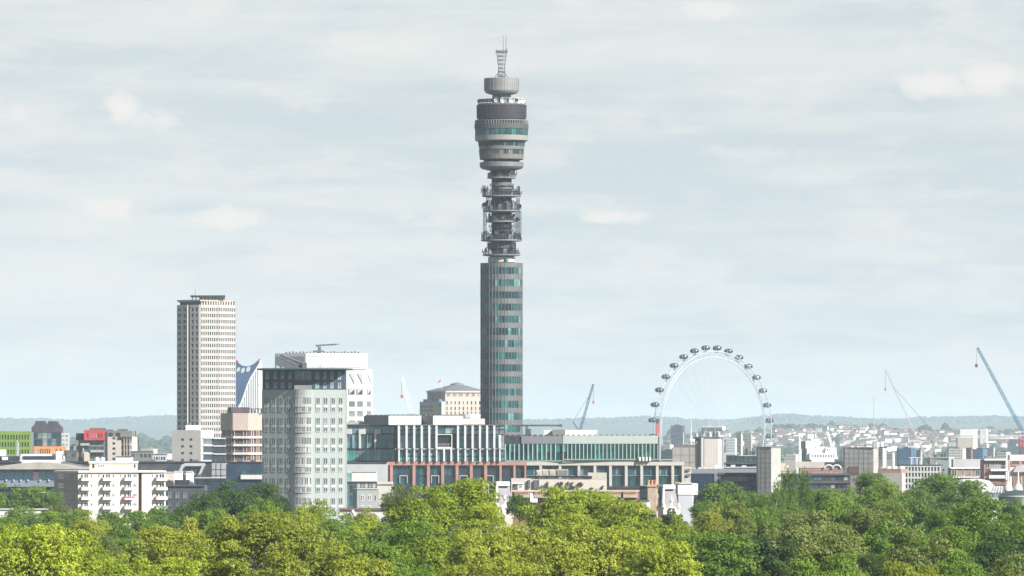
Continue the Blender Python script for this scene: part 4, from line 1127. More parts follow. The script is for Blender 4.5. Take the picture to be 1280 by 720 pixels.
# granite base
mb = MB(); b.body(mb, [(484.4, 1.2), (657.8, 1.0)], 578.2, None, 36); mb.build('base_wall', M['navy'], b.root)
fG = b.face(484.4, 1.2, 657.8, 1.0)
mb = MB(); b.fbox(mb, fG, 484.4, 657.8, 577.2, 581.6, .02, 1.2); mb.build('granite_beam', M['granite'], b.root)
pil = [484.6, 487.6, 515.8, 533.8, 551.6, 569.6, 587.4, 605.4, 624.4, 641.8, 655.6]
for u in pil:
    w = 3.6
    if u in (624.4, 641.8): w = 2.8
    if u == 655.6: w = 2.2
    if u == 484.6: w = 2.2
    mb = MB(); b.fbox(mb, fG, u, u + w, 581.6, 640, .02, 1.1 if u != 484.6 else .5); mb.build('granite_pillar', M['granite'], b.root)
for i in range(1, len(pil) - 1):
    u0, u1 = pil[i] + 3.8, pil[i + 1] - .2
    n = 5 if u1 - u0 > 16 else 3
    for c in cells(u0, u1, n, .95):
        b.win(fG, c[0], c[1], 582, 594.6, .02, rnd.choice([GT[0], GT[1], GB[0], GD[1]]), M['dksteel'], 0, .1)
        b.win(fG, c[0], c[1], 595.4, 610, .02, rnd.choice([GT[0], GT[1], GB[0], GT[5]]), M['dksteel'], 0, .1)
for u0, u1 in ((499.5, 509.5), (539, 549), (574.5, 584.5), (607.6, 617)):
    mb = MB()
    b.fbox(mb, fG, u0, u1, 594.2, 595.2, .1, .7); b.fbox(mb, fG, u0, u0 + .8, 595.2, 604, .1, .7); b.fbox(mb, fG, u1 - .8, u1, 595.2, 604, .1, .7); mb.build('door_frame', M['ltgrey'], b.root)
# plant boxes on the roof
for lab, pl in (('a', [(455, 12), (486, 4), (526.5, 8)]), ('b', [(526.6, 12), (541.6, 4), (578.4, 8)])):
    mb = MB(); ff = b.body(mb, pl, 519.6, 531, 12); po = mb.build('plant_box', M['white'], b.root)
    mb = MB(); b.fbox(mb, ff[0], pl[0][0], pl[1][0] - .1, 519.8, 531, .01, .12); mb.build('grey_panel', M['grey'], po)
    mb = MB()
    for u in np.arange(pl[0][0] + 2, pl[1][0] - 1, 6): b.fbox(mb, ff[0], u, u + 2.5, 518.4, 519.6, -2, 0)
    for u in np.arange(pl[1][0] + 2, pl[2][0] - 1, 5.5): b.fbox(mb, ff[1], u, u + 3.2, 518.2, 519.6, -2, 0)
    mb.build('roof_vent', M['charcoal'], po)
mb = MB(); b.body(mb, [(578.5, 9), (606, 9)], 523.2, 531, 10); mb.build('plant_screen', M['offwhite'], b.root)
mb = MB(); b.body(mb, [(431, 14), (455, 13)], 527, 531, 6); mb.build('plant_screen', M['ltgrey'], b.root)
b.done()

# grey wing under the recessed facade
b = Bd('grey_wing', 'plain light grey panelled wall left of the pink granite base', 'office wing', 460, 2290)
mb = MB(); fs = b.body(mb, [(431, 0), (484, 0)], 578, None, 10); mb.build('wall', M['ltgrey'], b.root)
mb = MB(); b.fbox(mb, fs[0], 431, 484, 577.4, 578.8, .01, .4); mb.build('coping', M['charcoal'], b.root); b.done()
b = Bd('low_building', 'low flat white block with a teal glazed end below the light grey wall', 'low building', 452, 2200)
mb = MB(); fs = b.body(mb, [(431, 0), (440.4, 0), (470.6, .6)], 589.4, None, 9); mb.build('wall', M['offwhite'], b.root)
b.grid(fs[0], [(431.6, 440)], [(590.6, 601)], .02, [GT[4]], M['ltgrey'], 1)
mb = MB(); b.fbox(mb, fs[1], 440.6, 470.6, 588.8, 590, .01, .3); mb.build('coping', M['ltgrey'], b.root)
mb = MB(); fs = b.body(mb, [(470.7, 1.5), (491, 1.5)], 602.4, None, 8); mb.build('beige_wing', M['stone'], b.root)
mb = MB(); b.fbox(mb, fs[0], 470.7, 491, 605, 606, .01, .3); mb.build('string_course', M['dkconcrete'], b.root); b.done()
b = Bd('low_building', 'grey glazed low block behind the little sage green house', 'low building', 455, 2120)
mb = MB(); fs = b.body(mb, [(431, 0), (471, 0)], 602.6, None, 8); mb.build('wall', M['steel'], b.root)
b.grid(fs[0], cells(432, 446, 3, .8), [(606, 616), (619, 632)], .02, [GD[2], GB[1], GP[0]]); b.grid(fs[0], cells(446, 470, 5, .7), [(604.4, 609.6)], .02, [GP[2], GP[1], GD[1]])
mb = MB(); b.fbox(mb, fs[0], 431, 471, 601.8, 603.2, .01, .4); mb.build('coping', M['dksteel'], b.root); b.done()
b = Bd('sage_house', 'little sage green house with two dark windows beside the sage tower', 'house', 457, 2060)
mb = MB(); fs = b.body(mb, [(441, 4), (446.2, 0), (472.6, .4)], 611, None, 9); mb.build('wall', M['sage'], b.root)
for u in (450.6, 459.4): b.win(fs[1], u, u + 4.6, 618.4, 626, .02, GD[0], M['white'], 1, .35); b.win(fs[1], u, u + 4.6, 632, 636, .02, GD[1], M['white'], 1, .3)
b.win(fs[1], 468.4, 470.4, 619, 626, .02, GD[1], M['white'])
mb = MB(); b.fbox(mb, fs[1], 446.2, 472.6, 610.4, 611.6, .01, .3); mb.build('coping', M['offwhite'], b.root); b.done()
b = Bd('railway_roof', 'long low roofline with a white slanting strut below the sage tower', 'low roof', 455, 1900)
mb = MB(); fs = b.body(mb, [(425, 0), (500, 0)], 637, 650, 8); mb.build('wall', M['offwhite'], b.root)
mb = MB(); b.fbox(mb, fs[0], 425, 500, 635, 637.4, .01, .6); mb.build('roof_edge', M['tile'], b.root)
mb = MB(); mb.tube((b.x(440), -1, b.z(638)), (b.x(446), -1, b.z(650)), .5, 4); mb.build('strut', M['white'], b.root); b.done()

# ------------------------------------------------------------------ second glass office, stone frame base
b = Bd('glass_office', 'long green glass office with pale stone framed base right of the round tower', 'office building', 740, 2330)
mb = MB(); fs = b.body(mb, [(631, 4), (704, 1), (825, 0)], 545, 577.4, 34); mb.build('wall', M['dksteel'], b.root)
f1, f2 = fs
mb = MB(); b.fbox(mb, f1, 652, 703.8, 545.2, 554.6, .02, .4); mb.build('grey_attic_band', M['grey'], b.root)
mb = MB(); b.fbox(mb, f2, 704, 825, 544.4, 554.6, .02, .45); mb.build('pale_attic_band', mat('pale green band', (.36, .40, .375), .6, .05, .3, streak=.4), b.root)
mb = MB()
for k in range(28): 
    u = 632 + k * 6.9
    f = f1 if u < 701 else f2
    b.fbox(mb, f, u, u + 3.6, 543.4, 544.9, -2.5, -.2)
mb.build('roof_vent', M['dksteel'], b.root)
u = 632.0
greens = [GT[0], GT[1], GT[2], GT[5], GT[3]]
while u < 824:
    w = 5.7 if u < 705 else 4.9
    f = f1 if u + w < 704 else f2
    if f is f2 and u < 704: u = 704.2
    g = rnd.choice(greens); 
    b.win(f, u + .5, u + w - .7, 555.4, 564.6, .02, g); b.win(f, u + .5, u + w - .7, 565.2, 574.4, .02, rnd.choice([g] + greens))
    mb = MB(); b.fbox(mb, f, u - .5, u + .2, 555, 574.8, .1, .7); mb.build('fin', mat('pale green fin', (.40, .54, .47), .5, .05, .3), b.root)
    u += w
mb = MB(); b.fbox(mb, f1, 631, 704, 575, 577.2, .02, 1.2); b.fbox(mb, f2, 704, 850, 573.6, 575.2, 1.8, 1.95); mb.build('terrace_glass', mat('terrace balustrade', (.20, .30, .27), .2, .2, .3), b.root)
mb = MB(); b.fbox(mb, f2, 824.2, 826, 545, 576, -4, .8); mb.build('end_fin', M['ltgrey'], b.root)
mb = MB(); b.body(mb, [(655, 2.6), (855.2, -1.4)], 578, None, 40); mb.build('base_wall', M['navy'], b.root)
fG = b.face(655, 2.6, 855.2, -1.4)
mb = MB(); b.fbox(mb, fG, 658.4, 855.4, 577.2, 581.8, .02, 1.3); mb.build('stone_beam', M['stone'], b.root)
pil = [674.6, 698.8, 722.4, 742.4, 761.8, 781.4, 800.8, 820.2, 839.6, 852.4]
for u in pil:
    mb = MB(); b.fbox(mb, fG, u, u + (3.2 if u < 850 else 2.8), 581.8, 640, .02, 1.2); mb.build('stone_pillar', M['stone'], b.root)
edges = [658.4 - 3.4] + pil
for i in range(len(edges) - 1):
    u0, u1 = edges[i] + 3.4, edges[i + 1] - .2
    for c in cells(u0, u1, 4 if u1 - u0 > 14 else 2, .94):
        b.win(fG, c[0], c[1], 582.4, 593.8, .02, rnd.choice([GT[0], GB[0], GT[1], GP[0]]), M['dksteel'], 0, .1)
        b.win(fG, c[0], c[1], 595, 607, .02, rnd.choice([GT[0], GT[0], GT[1], GT[5]]), M['dksteel'], 0, .1)
mb = MB(); b.fbox(mb, fG, 658.4, 852, 593.9, 594.8, .12, .4); mb.build('transom', mat('teal transom', (.12, .27, .28), .4, .1, .3), b.root)
mb = MB(); b.fbox(mb, fG, 655, 860, 608, 613, 1.3, 2.2); mb.build('plinth', M['charcoal'], b.root)
mb = MB()
for u in np.arange(745, 803, 2.6): b.fbox(mb, fG, u, u + .25, 607.2, 612, 2.4, 2.5)
for v in (607, 609.4): b.fbox(mb, fG, 740, 806, v, v + .4, 2.52, 2.6)
mb.build('railing', M['steel'], b.root)
for u in (799, 803.4, 807.4, 811.6):
    mb = MB(); b.fbox(mb, f2, u, u + 2.2, 571.2, 576.2, 2.0, 3.2); mb.build('terrace_planter', M['white'], b.root)
mb = MB(); b.fbox(mb, f1, 651, 656.4, 530.4, 545, -6, -4.6) if False else None
b.fbox(mb, f1, 655, 660, 536, 545, -8, -5); b.fbox(mb, f1, 653.6, 656.8, 531, 545, -7, -6); mb.tube((b.x(640), 8, b.z(531.8)), (b.x(702), 8, b.z(532)), .35, 5); mb.box(b.x(700), b.x(703), 7.5, 8.5, b.z(534), b.z(530)); mb.tube((b.x(656), 8, b.z(532)), (b.x(668), 8, b.z(545)), .15, 4); mb.build('roof_gantry', M['steel'], b.root)
mb = MB(); b.body(mb, [(679.6, 6), (746.6, 5)], 537.4, 544.6, 8); mb.build('plant_box', M['white'], b.root)
mb = MB(); b.body(mb, [(690.6, 4), (706.4, 4)], 537, 544.6, 1.5); mb.build('roof_plant', M['dkconcrete'], b.root)
b.done()

# ------------------------------------------------------------------ service roof and Victorian gables in front
b = Bd('service_building', 'long cream flat-roofed building crowded with rooftop air units in front of glass offices', 'service building', 700, 1900)
mb = MB(); fs = b.body(mb, [(639, 0), (758.5, 0)], 598, None, 12); mb.build('wall', mat('cream wall', (.47, .425, .375), .85, .08, .2, streak=.5), b.root)
f = fs[0]
mb = MB(); b.fbox(mb, f, 667, 712, 594.6, 596.4, -4, .6); b.fbox(mb, f, 712, 740, 595, 597.6, -4, .4); mb.build('roof_walkway', M['black'], b.root)
for k, (u0, u1, v0, m) in enumerate(((670.6, 676.6, 587.6, M['offwhite']), (677.4, 685.4, 586.6, M['stone']), (686.4, 694.4, 586.8, M['stone']), (695.4, 709.8, 586.4, M['concrete']))):
    mb = MB(); b.fbox(mb, f, u0, u1, v0, 594.6, -3.5, .1); o = mb.build('air_unit', m, b.root)
    mb = MB(); b.fbox(mb, f, u0 + .8, u1 - .8, v0 + 1.6, 593.4, .12, .24); mb.build('grille', M['dkconcrete'] if k == 3 else M['tan'], o)
mb = MB(); b.fbox(mb, f, 735, 758.4, 590.8, 599, -4, .05); mb.build('plant_enclosure', mat('greige plant', (.40, .365, .315), .8, .1, .3), b.root)
for u0, u1, v0, v1 in ((660, 662.6, 600, 610), (667.5, 672, 600, 611), (684.2, 685.6, 602, 610), (701, 702.2, 602, 611), (709.8, 711.2, 602, 611), (677, 682, 606.5, 608)):
    mb = MB(); b.fbox(mb, f, u0, u1, v0, v1, .02, .8); mb.build('wall_duct', rnd.choice([M['dkconcrete'], M['steel']]), b.root)
ra = random.Random(4)
mb = MB()
for k in range(22):
    u = ra.uniform(697, 756); v = ra.uniform(602, 610); b.fbox(mb, f, u, u + ra.uniform(.5, 2.6), v, v + ra.uniform(.7, 3), .1, ra.uniform(.4, 1.6))
mb.build('pipework', M['charcoal'], b.root)
mb = MB()
for k in range(26):
    u = ra.uniform(645, 757); b.fbox(mb, f, u, u + ra.uniform(.6, 2.4), 598 - ra.uniform(.8, 3), 598.4, -3 - ra.random() * 4, -.5)
mb.build('roof_equipment', M['dksteel'], b.root)
for px in (662, 724, 748):
    mb = MB(); mb.tube((b.x(px), 2, b.z(598)), (b.x(px), 2, b.z(589)), .08, 4); mb.build('whip_antenna', M['steel'], b.root)
mb = MB(); b.fbox(mb, f, 660, 673, 599.4, 611.6, .85, .95) if False else b.fbox(mb, f, 672.4, 674, 599.4, 611.6, .1, .5); mb.build('ladder', M['steel'], b.root)
b.done()
b = Bd('dormer_house', 'small white dormer house with one square window beside slate mansard roof', 'house', 650, 1860)
mb = MB(); fs = b.body(mb, [(640.5, 1), (647.6, 0), (654.6, 0)], 604.6, None, 6); mb.build('wall', M['white'], b.root)
b.win(fs[1], 649.2, 652.6, 606.4, 609.8, .02, GP[1], M['ltgrey'], 0, .2)
mb = MB(); b.fbox(mb, fs[0], 640.6, 647.4, 606, 613, .02, .15); mb.build('louvre', M['concrete'], b.root)
mb = MB(); b.fbox(mb, fs[1], 640, 655, 603.6, 604.8, -6, .3); mb.build('roof', M['white'], b.root); b.done()
b = Bd('terrace_parapet', 'brown brick terrace top edged with a long line of chimney pots', 'terraced building', 720, 1800)
mb = MB(); fs = b.body(mb, [(640, 0), (800, 0)], 614.6, None, 9); mb.build('wall', M['brownbrick'], b.root)
mb = MB(); b.fbox(mb, fs[0], 640, 800, 612.6, 614.7, -2, .4); mb.build('coping', M['cream'], b.root)
ra = random.Random(9)
for u0, u1 in ((643, 662), (668, 688), (690, 700), (756, 776), (779, 797)):
    mb = MB(); b.fbox(mb, fs[0], u0, u1, 615.4, 622, .02, 1.4); st = mb.build('chimney_breast', M['tan'], b.root)
    mb = MB(); u = u0
    while u < u1 - 1: b.fbox(mb, fs[0], u, u + .9, 613.4, 617, 1.0, 1.6); u += 1.9
    mb.build('chimney_pot', M['clay'], st)
for u0, u1, v in ((662.6, 672, 616), (700, 712, 618)):
    mb = MB(); b.fbox(mb, fs[0], u0, u1, v, v + 12, .02, 1.2); mb.build('render_panel', M['white'], b.root)
b.done()
def gable_house(lab, x0, xs, x1, vt, vb, D, seed):
    """Mansard slate roof, white ridge, ornate white gable in front."""
    b = Bd('gabled_house', lab, 'house', (x0 + x1) / 2, D)
    mb = MB(); b.body(mb, [(x0, 6), (xs, 0), (x1, 1)], vb - 8, None, 12); mb.build('wall', M['cream'], b.root)
    mb = MB(); P = [b.pt(x0, 6), b.pt(xs, 0), b.pt(x1, 1), b.pt(x1 - 2, 14), b.pt(x0, 14)]
    T = [b.pt(x0 + 3, 7), b.pt(xs + 1.2, 3), b.pt(x1 - 4, 4), b.pt(x1 - 5, 11), b.pt(x0 + 3, 11)]
    mb.prism(P, b.z(vb - 8), b.z(vt + 5), top=T); mb.build('roof', M['slate'], b.root)
    f = b.face(xs + 1, 2.2, x1 - 4, 3)
    mb = MB(); b.fbox(mb, f, xs + 1, x1 - 4, vt, vt + 5.4, -6, .2); mb.build('ridge', M['white'], b.root)
    mb = MB(); mb.tube((b.x(xs, -.1), -.3, b.z(vb - 7)), (b.x(xs + 1.4), 2.4, b.z(vt + 4)), .35, 4); mb.build('hip', M['white'], b.root)
    mb = MB(); mb.prism([b.pt(x0 + .2, 5.4), b.pt(xs - .6, -.1), b.pt(xs - .3, 2), b.pt(x0 + .4, 7)], b.z(vb - 8), b.z(vt + 3)); mb.build('side_slate', M['dkslate'], b.root)
    w = x1 - xs; q = lambda px, py: (b.x(px), b.z(py))
    c = xs + w * .55; hh = vb - 22
    pts = [q(c - w * .5, vb + 6), q(c - w * .5, vb - 8), q(c - w * .4, vb - 9.4), q(c - w * .36, vb - 13), q(c - w * .24, vb - 14.4), q(c - w * .2, vb - 18), q(c - w * .09, vb - 19), q(c - w * .07, vb - 21.4), q(c, vb - 23), q(c + w * .07, vb - 21.4), q(c + w * .09, vb - 19), q(c + w * .2, vb - 18), q(c + w * .24, vb - 14.4), q(c + w * .36, vb - 13), q(c + w * .4, vb - 9.4), q(c + w * .5, vb - 8), q(c + w * .5, vb + 6)]
    k = .62; pts = [(x, b.z(vb + 6) + (z - b.z(vb + 6)) * k) for x, z in pts]
    mb = MB(); mb.slab(pts, -2.2, -1.4); go = mb.build('gable', mat('gable render', (.74, .70, .64), .85, .08, .4), b.root)
    for dx in (-.2, .14):
        mb = MB(); mb.box(b.x(c + w * dx - .9), b.x(c + w * dx + .9), -2.3, -2.21, b.z(vb + 3), b.z(vb - 3)); mb.build('window', GD[2], b.root)
    for dx in (-.46, .46, 0):
        mb = MB(); zt = pts[8][1] if dx == 0 else pts[2][1]
        mb.rev([(.35, zt - .3), (.3, zt + .5), (.55, zt + .9), (.35, zt + 1.4), (.08, zt + 2.0)], 8, b.x(c + w * dx), -1.8); mb.build('finial', M['white'], go)
    b.done()
gable_house('grey slate mansard house with white ornate gable left of the rooftop air units', 611, 619.5, 641, 602, 640, 1700, 1)
gable_house('grey slate mansard house with ornate gables right of the tall chimney stack', 823.6, 828, 848, 606, 642, 1720, 2)
b = Bd('tan_annex', 'narrow tan wall with white edge left of the slate mansard house', 'building', 606, 1750)
mb = MB(); fs = b.body(mb, [(600, 0), (612, 0)], 606, None, 6); mb.build('wall', M['cream'], b.root)
mb = MB(); b.fbox(mb, fs[0], 610.6, 612, 605, 640, .02, .3); b.fbox(mb, fs[0], 600, 610.5, 605, 606.4, .02, .3); mb.build('white_edge', M['white'], b.root); b.done()
b = Bd('chimney_house', 'brown brick house end with tall chimney stack and orange pots', 'house', 815, 1740)
mb = MB(); b.body(mb, [(800, 1), (828, 1)], 634, None, 9); mb.build('wall', M['offwhite'], b.root)
mb = MB(); z0, z1 = b.z(634), b.z(622)
mb.prism([b.pt(798, 0), b.pt(829, 0), b.pt(829, 11), b.pt(798, 11)], z0, z1, top=[b.pt(802, 5), b.pt(824, 5), b.pt(824, 6), b.pt(802, 6)]); mb.build('roof', M['dkslate'], b.root)
mb = MB(); fs = b.body(mb, [(809.6, 0), (820.4, 0), (822.2, 2)], 605.6, None, 2.2); b.body(mb, [(808.8, -.3), (821, -.3), (823, 2)], 606.4, 608.4, 2.6); cs = mb.build('chimney_stack', mat('chimney brick', (.34, .265, .20), .9, .15, .7), b.root)
for k in range(5):
    mb = MB(); mb.rev([(.32, 0), (.26, .9), (.32, 1.0), (.3, 1.15)], 8); mb.build('chimney_pot', M['clay'], cs, (b.x(810.8 + k * 2.2), .6 + (k % 2) * .6, b.z(605.6)))
mb = MB(); b.body(mb, [(802, -2), (809, -2.4), (812, -1.6)], 628, None, 3); mb.build('gable', M['white'], b.root)
mb = MB(); mb.prism([b.pt(796, -1), b.pt(811, -1), b.pt(811, 2), b.pt(796, 2)], b.z(606.5 + 24), b.z(606.5 + 18)); mb.build('dark_wing', M['dkslate'], b.root)
b.done()
b = Bd('dark_roof_house', 'charcoal slate roof wedged between terrace and tall chimney stack', 'house', 803, 1770)
mb = MB(); b.body(mb, [(800, 1), (811, 0)], 607, None, 8); mb.build('wall', M['dkslate'], b.root)
mb = MB(); b.fbox(mb, b.face(800, 1, 811, 0), 800, 811, 606.4, 607.6, .01, .3); mb.build('coping', M['ltgrey'], b.root); b.done()
b = Bd('white_block', 'stark white blind-walled block with grey lower half at the end of the gables', 'building', 859, 1780)
mb = MB(); fs = b.body(mb, [(847.5, 0), (866, 0), (872.4, 3)], 604.6, 618.4, 9); mb.build('upper_wall', M['white'], b.root)
mb = MB(); b.body(mb, [(848, .2), (865.4, .2), (867, 1.4)], 618.5, None, 9); mb.build('lower_wall', mat('pale grey wall', (.40, .42, .43), .85, .05, .2), b.root)
b.win(fs[1], 868, 870.4, 605.6, 609, .02, GP[1], M['white'])
mb = MB(); b.fbox(mb, fs[0], 846.8, 866.4, 603.6, 604.8, -9, .3); mb.build('coping', M['offwhite'], b.root)
mb = MB(); b.fbox(mb, fs[0], 844, 849, 602.4, 604, -1, 1); mb.build('pot_row', M['clay'], b.root)
b.done()
# ------------------------------------------------------------------ right: concrete service towers and slabs
def panels(b, f, u0, u1, v0, v1, du, dv, m):
    mb = MB()
    v = v0 + dv
    while v < v1: b.fbox(mb, f, u0, u1, v, v + .28, .01, .06); v += dv
    u = u0 + du
    while u < u1: b.fbox(mb, f, u, u + .24, v0, v1, .07, .11); u += du
    return mb
shut = mat('board marked concrete', (.37, .36, .34), .9, .12, .35, streak=.35)
conc2 = mat('warm concrete', (.43, .405, .365), .9, .1, .3, streak=.6)
b = Bd('service_tower', 'squat beige concrete block with dark roof rim behind the stone framed base', 'service tower', 871, 2560)
mb = MB(); fs = b.body(mb, [(840.6, 3), (871.4, 0), (876.8, 6)], 559.5, None, 12); mb.build('wall', conc2, b.root)
mb = MB(); b.body(mb, [(843, 4), (871, 1.5), (874, 5)], 556, 559.6, 9); mb.build('roof_rim', M['dkconcrete'], b.root)
panels(b, fs[0], 840.6, 871.4, 559.5, 600, 11, 9, 0).build('panel_joint', M['dkconcrete'], b.root)
b.done()
b = Bd('service_tower', 'beige concrete stair tower with grey pipes and a row of roof tanks', 'service tower', 898, 2520)
mb = MB(); fs = b.body(mb, [(870, 4), (880, 4), (880.2, 0), (897.4, 0), (902.4, 5)], 548.6, None, 12); mb.build('wall', conc2, b.root)
for px, w in ((877, 1.5), (879, .5), (900.8, 1.0), (904, .8)):
    mb = MB(); mb.tube((b.x(px), 0 if px < 890 else 3, 0), (b.x(px), 0 if px < 890 else 3, b.z(547)), w * .3, 7); mb.build('pipe', M['ltgrey'], b.root)
mb = MB(); b.body(mb, [(867, 3), (882, 3)], 546, 549, 6); b.body(mb, [(880, 1), (903, 3)], 546.2, 548.7, 6); mb.build('roof_slab', M['dksteel'], b.root)
for k, (px, w, v) in enumerate(((871, 2.2, 541.6), (876.6, 1.4, 544), (887.6, 2.8, 540), (893.2, 1.6, 537.6), (898.6, 2.4, 539.4))):
    mb = MB(); r = w / b.s * .9; mb.rev([(r, b.z(546.6)), (r, b.z(v + 1)), (r * .6, b.z(v))], 12, b.x(px), 4); mb.build('roof_tank', M['ltgrey'] if k % 2 == 0 else M['steel'], b.root)
mb = MB()
for px in (890.6, 895.6, 874): mb.tube((b.x(px), 4, b.z(547)), (b.x(px), 4, b.z(534 + px % 3)), .1, 4)
mb.build('whip_antenna', M['steel'], b.root)
b.done()
b = Bd('duct_tower', 'low beige block with two round wall vents at the end of the stone framed base', 'service block', 860, 2440)
mb = MB(); fs = b.body(mb, [(855.6, 0), (864.6, 0)], 583.6, None, 7); mb.build('wall', conc2, b.root)
for v in (587.2, 593.6):
    mb = MB(); x = b.x(860.4); z = b.z(v); n = 12
    mb.slab([(x + .9 * math.cos(6.283 * k / n), z + .5 * math.sin(6.283 * k / n)) for k in range(n)], -.7, -.02); mb.build('vent', M['dkconcrete'], b.root)
b.done()
b = Bd('low_roofs', 'low grey roofs with pale ducts between beige stair tower and tall slab', 'plant roof', 905, 2460)
mb = MB(); fs = b.body(mb, [(864, 1), (948, 0)], 586, None, 12); mb.build('wall', M['grey'], b.root)
ra = random.Random(31)
for k in range(12):
    u = 866 + k * 6.8; h = ra.uniform(1.5, 5); mb = MB(); b.fbox(mb, fs[0], u, u + ra.uniform(3, 6), 586 - h, 586.2, -5 - ra.random() * 4, -.3); mb.build('duct', ra.choice([M['ltgrey'], M['offwhite'], M['steel'], M['white']]), b.root)
mb = MB(); b.fbox(mb, fs[0], 905, 946, 583.4, 585, -2, .2); mb.build('blue_coping', mat('blue grey coping', (.30, .37, .46), .7, .05, .3), b.root)
b.done()
b = Bd('green_glass_pavilion', 'dark green glazed roof pavilion left of the tall pale slab', 'pavilion', 925, 2700)
mb = MB(); fs = b.body(mb, [(905, 0), (948, 0)], 569, None, 8); mb.build('wall', M['charcoal'], b.root)
b.grid(fs[0], [(909.6, 922), (924, 930), (931, 934.5), (936, 941), (942, 947)], [(570, 577.5)], .02, [GT[0], GT[1], GD[1]], M['dksteel'], 1)
mb = MB(); b.fbox(mb, fs[0], 906, 923, 565.6, 567.6, -6, .3); b.fbox(mb, fs[0], 905, 907.4, 567, 583, .1, .8); b.fbox(mb, fs[0], 923, 948, 569, 570, -6, .3); mb.build('roof', M['ltgrey'], b.root)
mb = MB(); b.fbox(mb, fs[0], 906, 948, 578, 580, .1, 1.2); mb.build('planting', M['dkslate'], b.root)
for px in (933.5, 939, 942):
    mb = MB(); mb.lattice((b.x(px), 2, b.z(580)), (b.x(px), 2, b.z(560.5 if px < 938 else 564)), .8, 6, .12); mb.build('lattice_post', M['dksteel'], b.root)
b.done()
b = Bd('brown_block', 'long dark brown brick block with window bands left of the tall pale slab', 'office block', 906, 2400)
mb = MB(); fs = b.body(mb, [(864.6, 2), (897, 0), (949, 1)], 592, None, 12); mb.build('wall', mat('umber brick', (.06, .045, .045), .85, .2, .4), b.root)
for v in (590.8, 603.2, 612.4):
    mb = MB(); b.fbox(mb, fs[1], 897, 949, v, v + 2.6, .02, .8); mb.build('floor_band', mat('umber band', (.078, .064, .066), .85, .2, .4), b.root)
mb = MB(); b.fbox(mb, fs[0], 864.6, 893, 592.4, 617, .02, .4); mb.build('blind_wall', M['navy'], b.root)
mb = MB(); b.fbox(mb, fs[0], 893.2, 897, 592, 617, .02, .6); mb.build('edge_pier', M['grey'], b.root)
b.grid(fs[1], cells(898, 947, 11, .85), [(595.6, 601.4), (606.4, 611.4)], .02, [GD[0], GB[0], GB[0], GP[0], GD[1]])
b.done()
b = Bd('concrete_slab_tower', 'tall narrow pale concrete slab beside the big wheel, standing in front of brown blocks', 'service tower', 964, 2380)
mb = MB(); fs = b.body(mb, [(947.4, 3), (964, 0), (976, 9)], 559.4, None, 8); mb.build('wall', shut, b.root)
panels(b, fs[0], 947.6, 964, 559.4, 625, 5.6, 6.2, 0).build('panel_joint', M['concrete'], b.root)
mb = MB(); b.body(mb, [(947.2, 3), (964, -.3), (976.3, 9)], 558.6, 559.9, 8.4); mb.build('coping', M['dkconcrete'], b.root)
b.done()
b = Bd('concrete_slab_tower', 'wide pale concrete slab with a dark louvre, right of the white stepped buildings', 'service tower', 1092, 2450)
mb = MB(); fs = b.body(mb, [(1056.2, 5), (1091.8, 0), (1098, 8)], 560, None, 9); mb.build('wall', shut, b.root)
panels(b, fs[0], 1056.4, 1091.6, 560, 604, 6, 6.4, 0).build('panel_joint', M['concrete'], b.root)
mb = MB(); b.fbox(mb, fs[0], 1061.8, 1074.2, 583, 591.6, .12, .3); mb.build('louvre', M['brownbrick'], b.root)
mb = MB(); b.body(mb, [(1056, 5), (1092, -.3), (1098.2, 8)], 559.2, 560.4, 9.2); mb.build('coping', M['dkconcrete'], b.root)
b.done()
b = Bd('brown_block', 'long dark brown brick block with window bands between the two pale slabs', 'office block', 1010, 2420)
mb = MB(); fs = b.body(mb, [(966, 0), (1063, 2)], 593, None, 14); mb.build('wall', MATS['umber brick'], b.root)
for v in (591.8, 601.6, 611):
    mb = MB(); b.fbox(mb, fs[0], 966, 1063, v, v + 2.4, .02, .8); mb.build('floor_band', MATS['umber band'], b.root)
b.grid(fs[0], cells(968, 1060, 17, .8), [(595.6, 600.4), (605.2, 610)], .02, [GD[0], GB[0], GB[1], GP[1], GD[1]])
mb = MB()
for u in np.arange(978, 1060, 5.2): b.fbox(mb, fs[0], u, u + .3, 588.6, 591.6, .1, .2)
b.fbox(mb, fs[0], 976, 1060, 588.4, 589, .1, .2); mb.build('railing', M['steel'], b.root)
b.done()
b = Bd('arched_roof_building', 'cream low building with two white arches and a reddish brick parapet', 'low building', 1030, 2520)
mb = MB(); fs = b.body(mb, [(1000, 2), (1062, 0)], 585, None, 12); mb.build('wall', M['pinkbrick'], b.root)
mb = MB(); b.fbox(mb, fs[0], 994, 1030, 577, 584.8, -8, .2); mb.build('upper_wall', M['stone'], b.root)
for cx in (1036, 1046):
    mb = MB(); n = 12; ctr = b.at(fs[0], cx, .5)
    for k in range(n):
        a0 = math.pi * k / n; a1 = math.pi * (k + 1) / n; rr_ = 5.2 / b.s; z = b.z(585.4)
        mb.tube((ctr[0] + rr_ * math.cos(a0), ctr[1], z + rr_ * .75 * math.sin(a0)), (ctr[0] + rr_ * math.cos(a1), ctr[1], z + rr_ * .75 * math.sin(a1)), .3, 4)
    mb.build('arch', M['white'], b.root)
mb = MB(); b.fbox(mb, fs[0], 1030, 1056, 577.6, 585, -8, -2); mb.build('dark_roof', M['charcoal'], b.root)
for u0, u1, v, m in ((982, 990, 582, 'steel'), (1004, 1013, 574.6, 'charcoal'), (1015, 1017, 571, 'white'), (1050, 1054, 580, 'offwhite')):
    mb = MB(); f = fs[0]; b.fbox(mb, f, max(u0, 1000), max(u1, 1003), v, 577.1 if v < 577 else 586, -6, -3); mb.build('roof_box', M[m], b.root)
b.done()
b = Bd('domed_pavilion', 'small stone dome topped by a green copper statue beside the tall pale slab', 'domed building', 977, 2440)
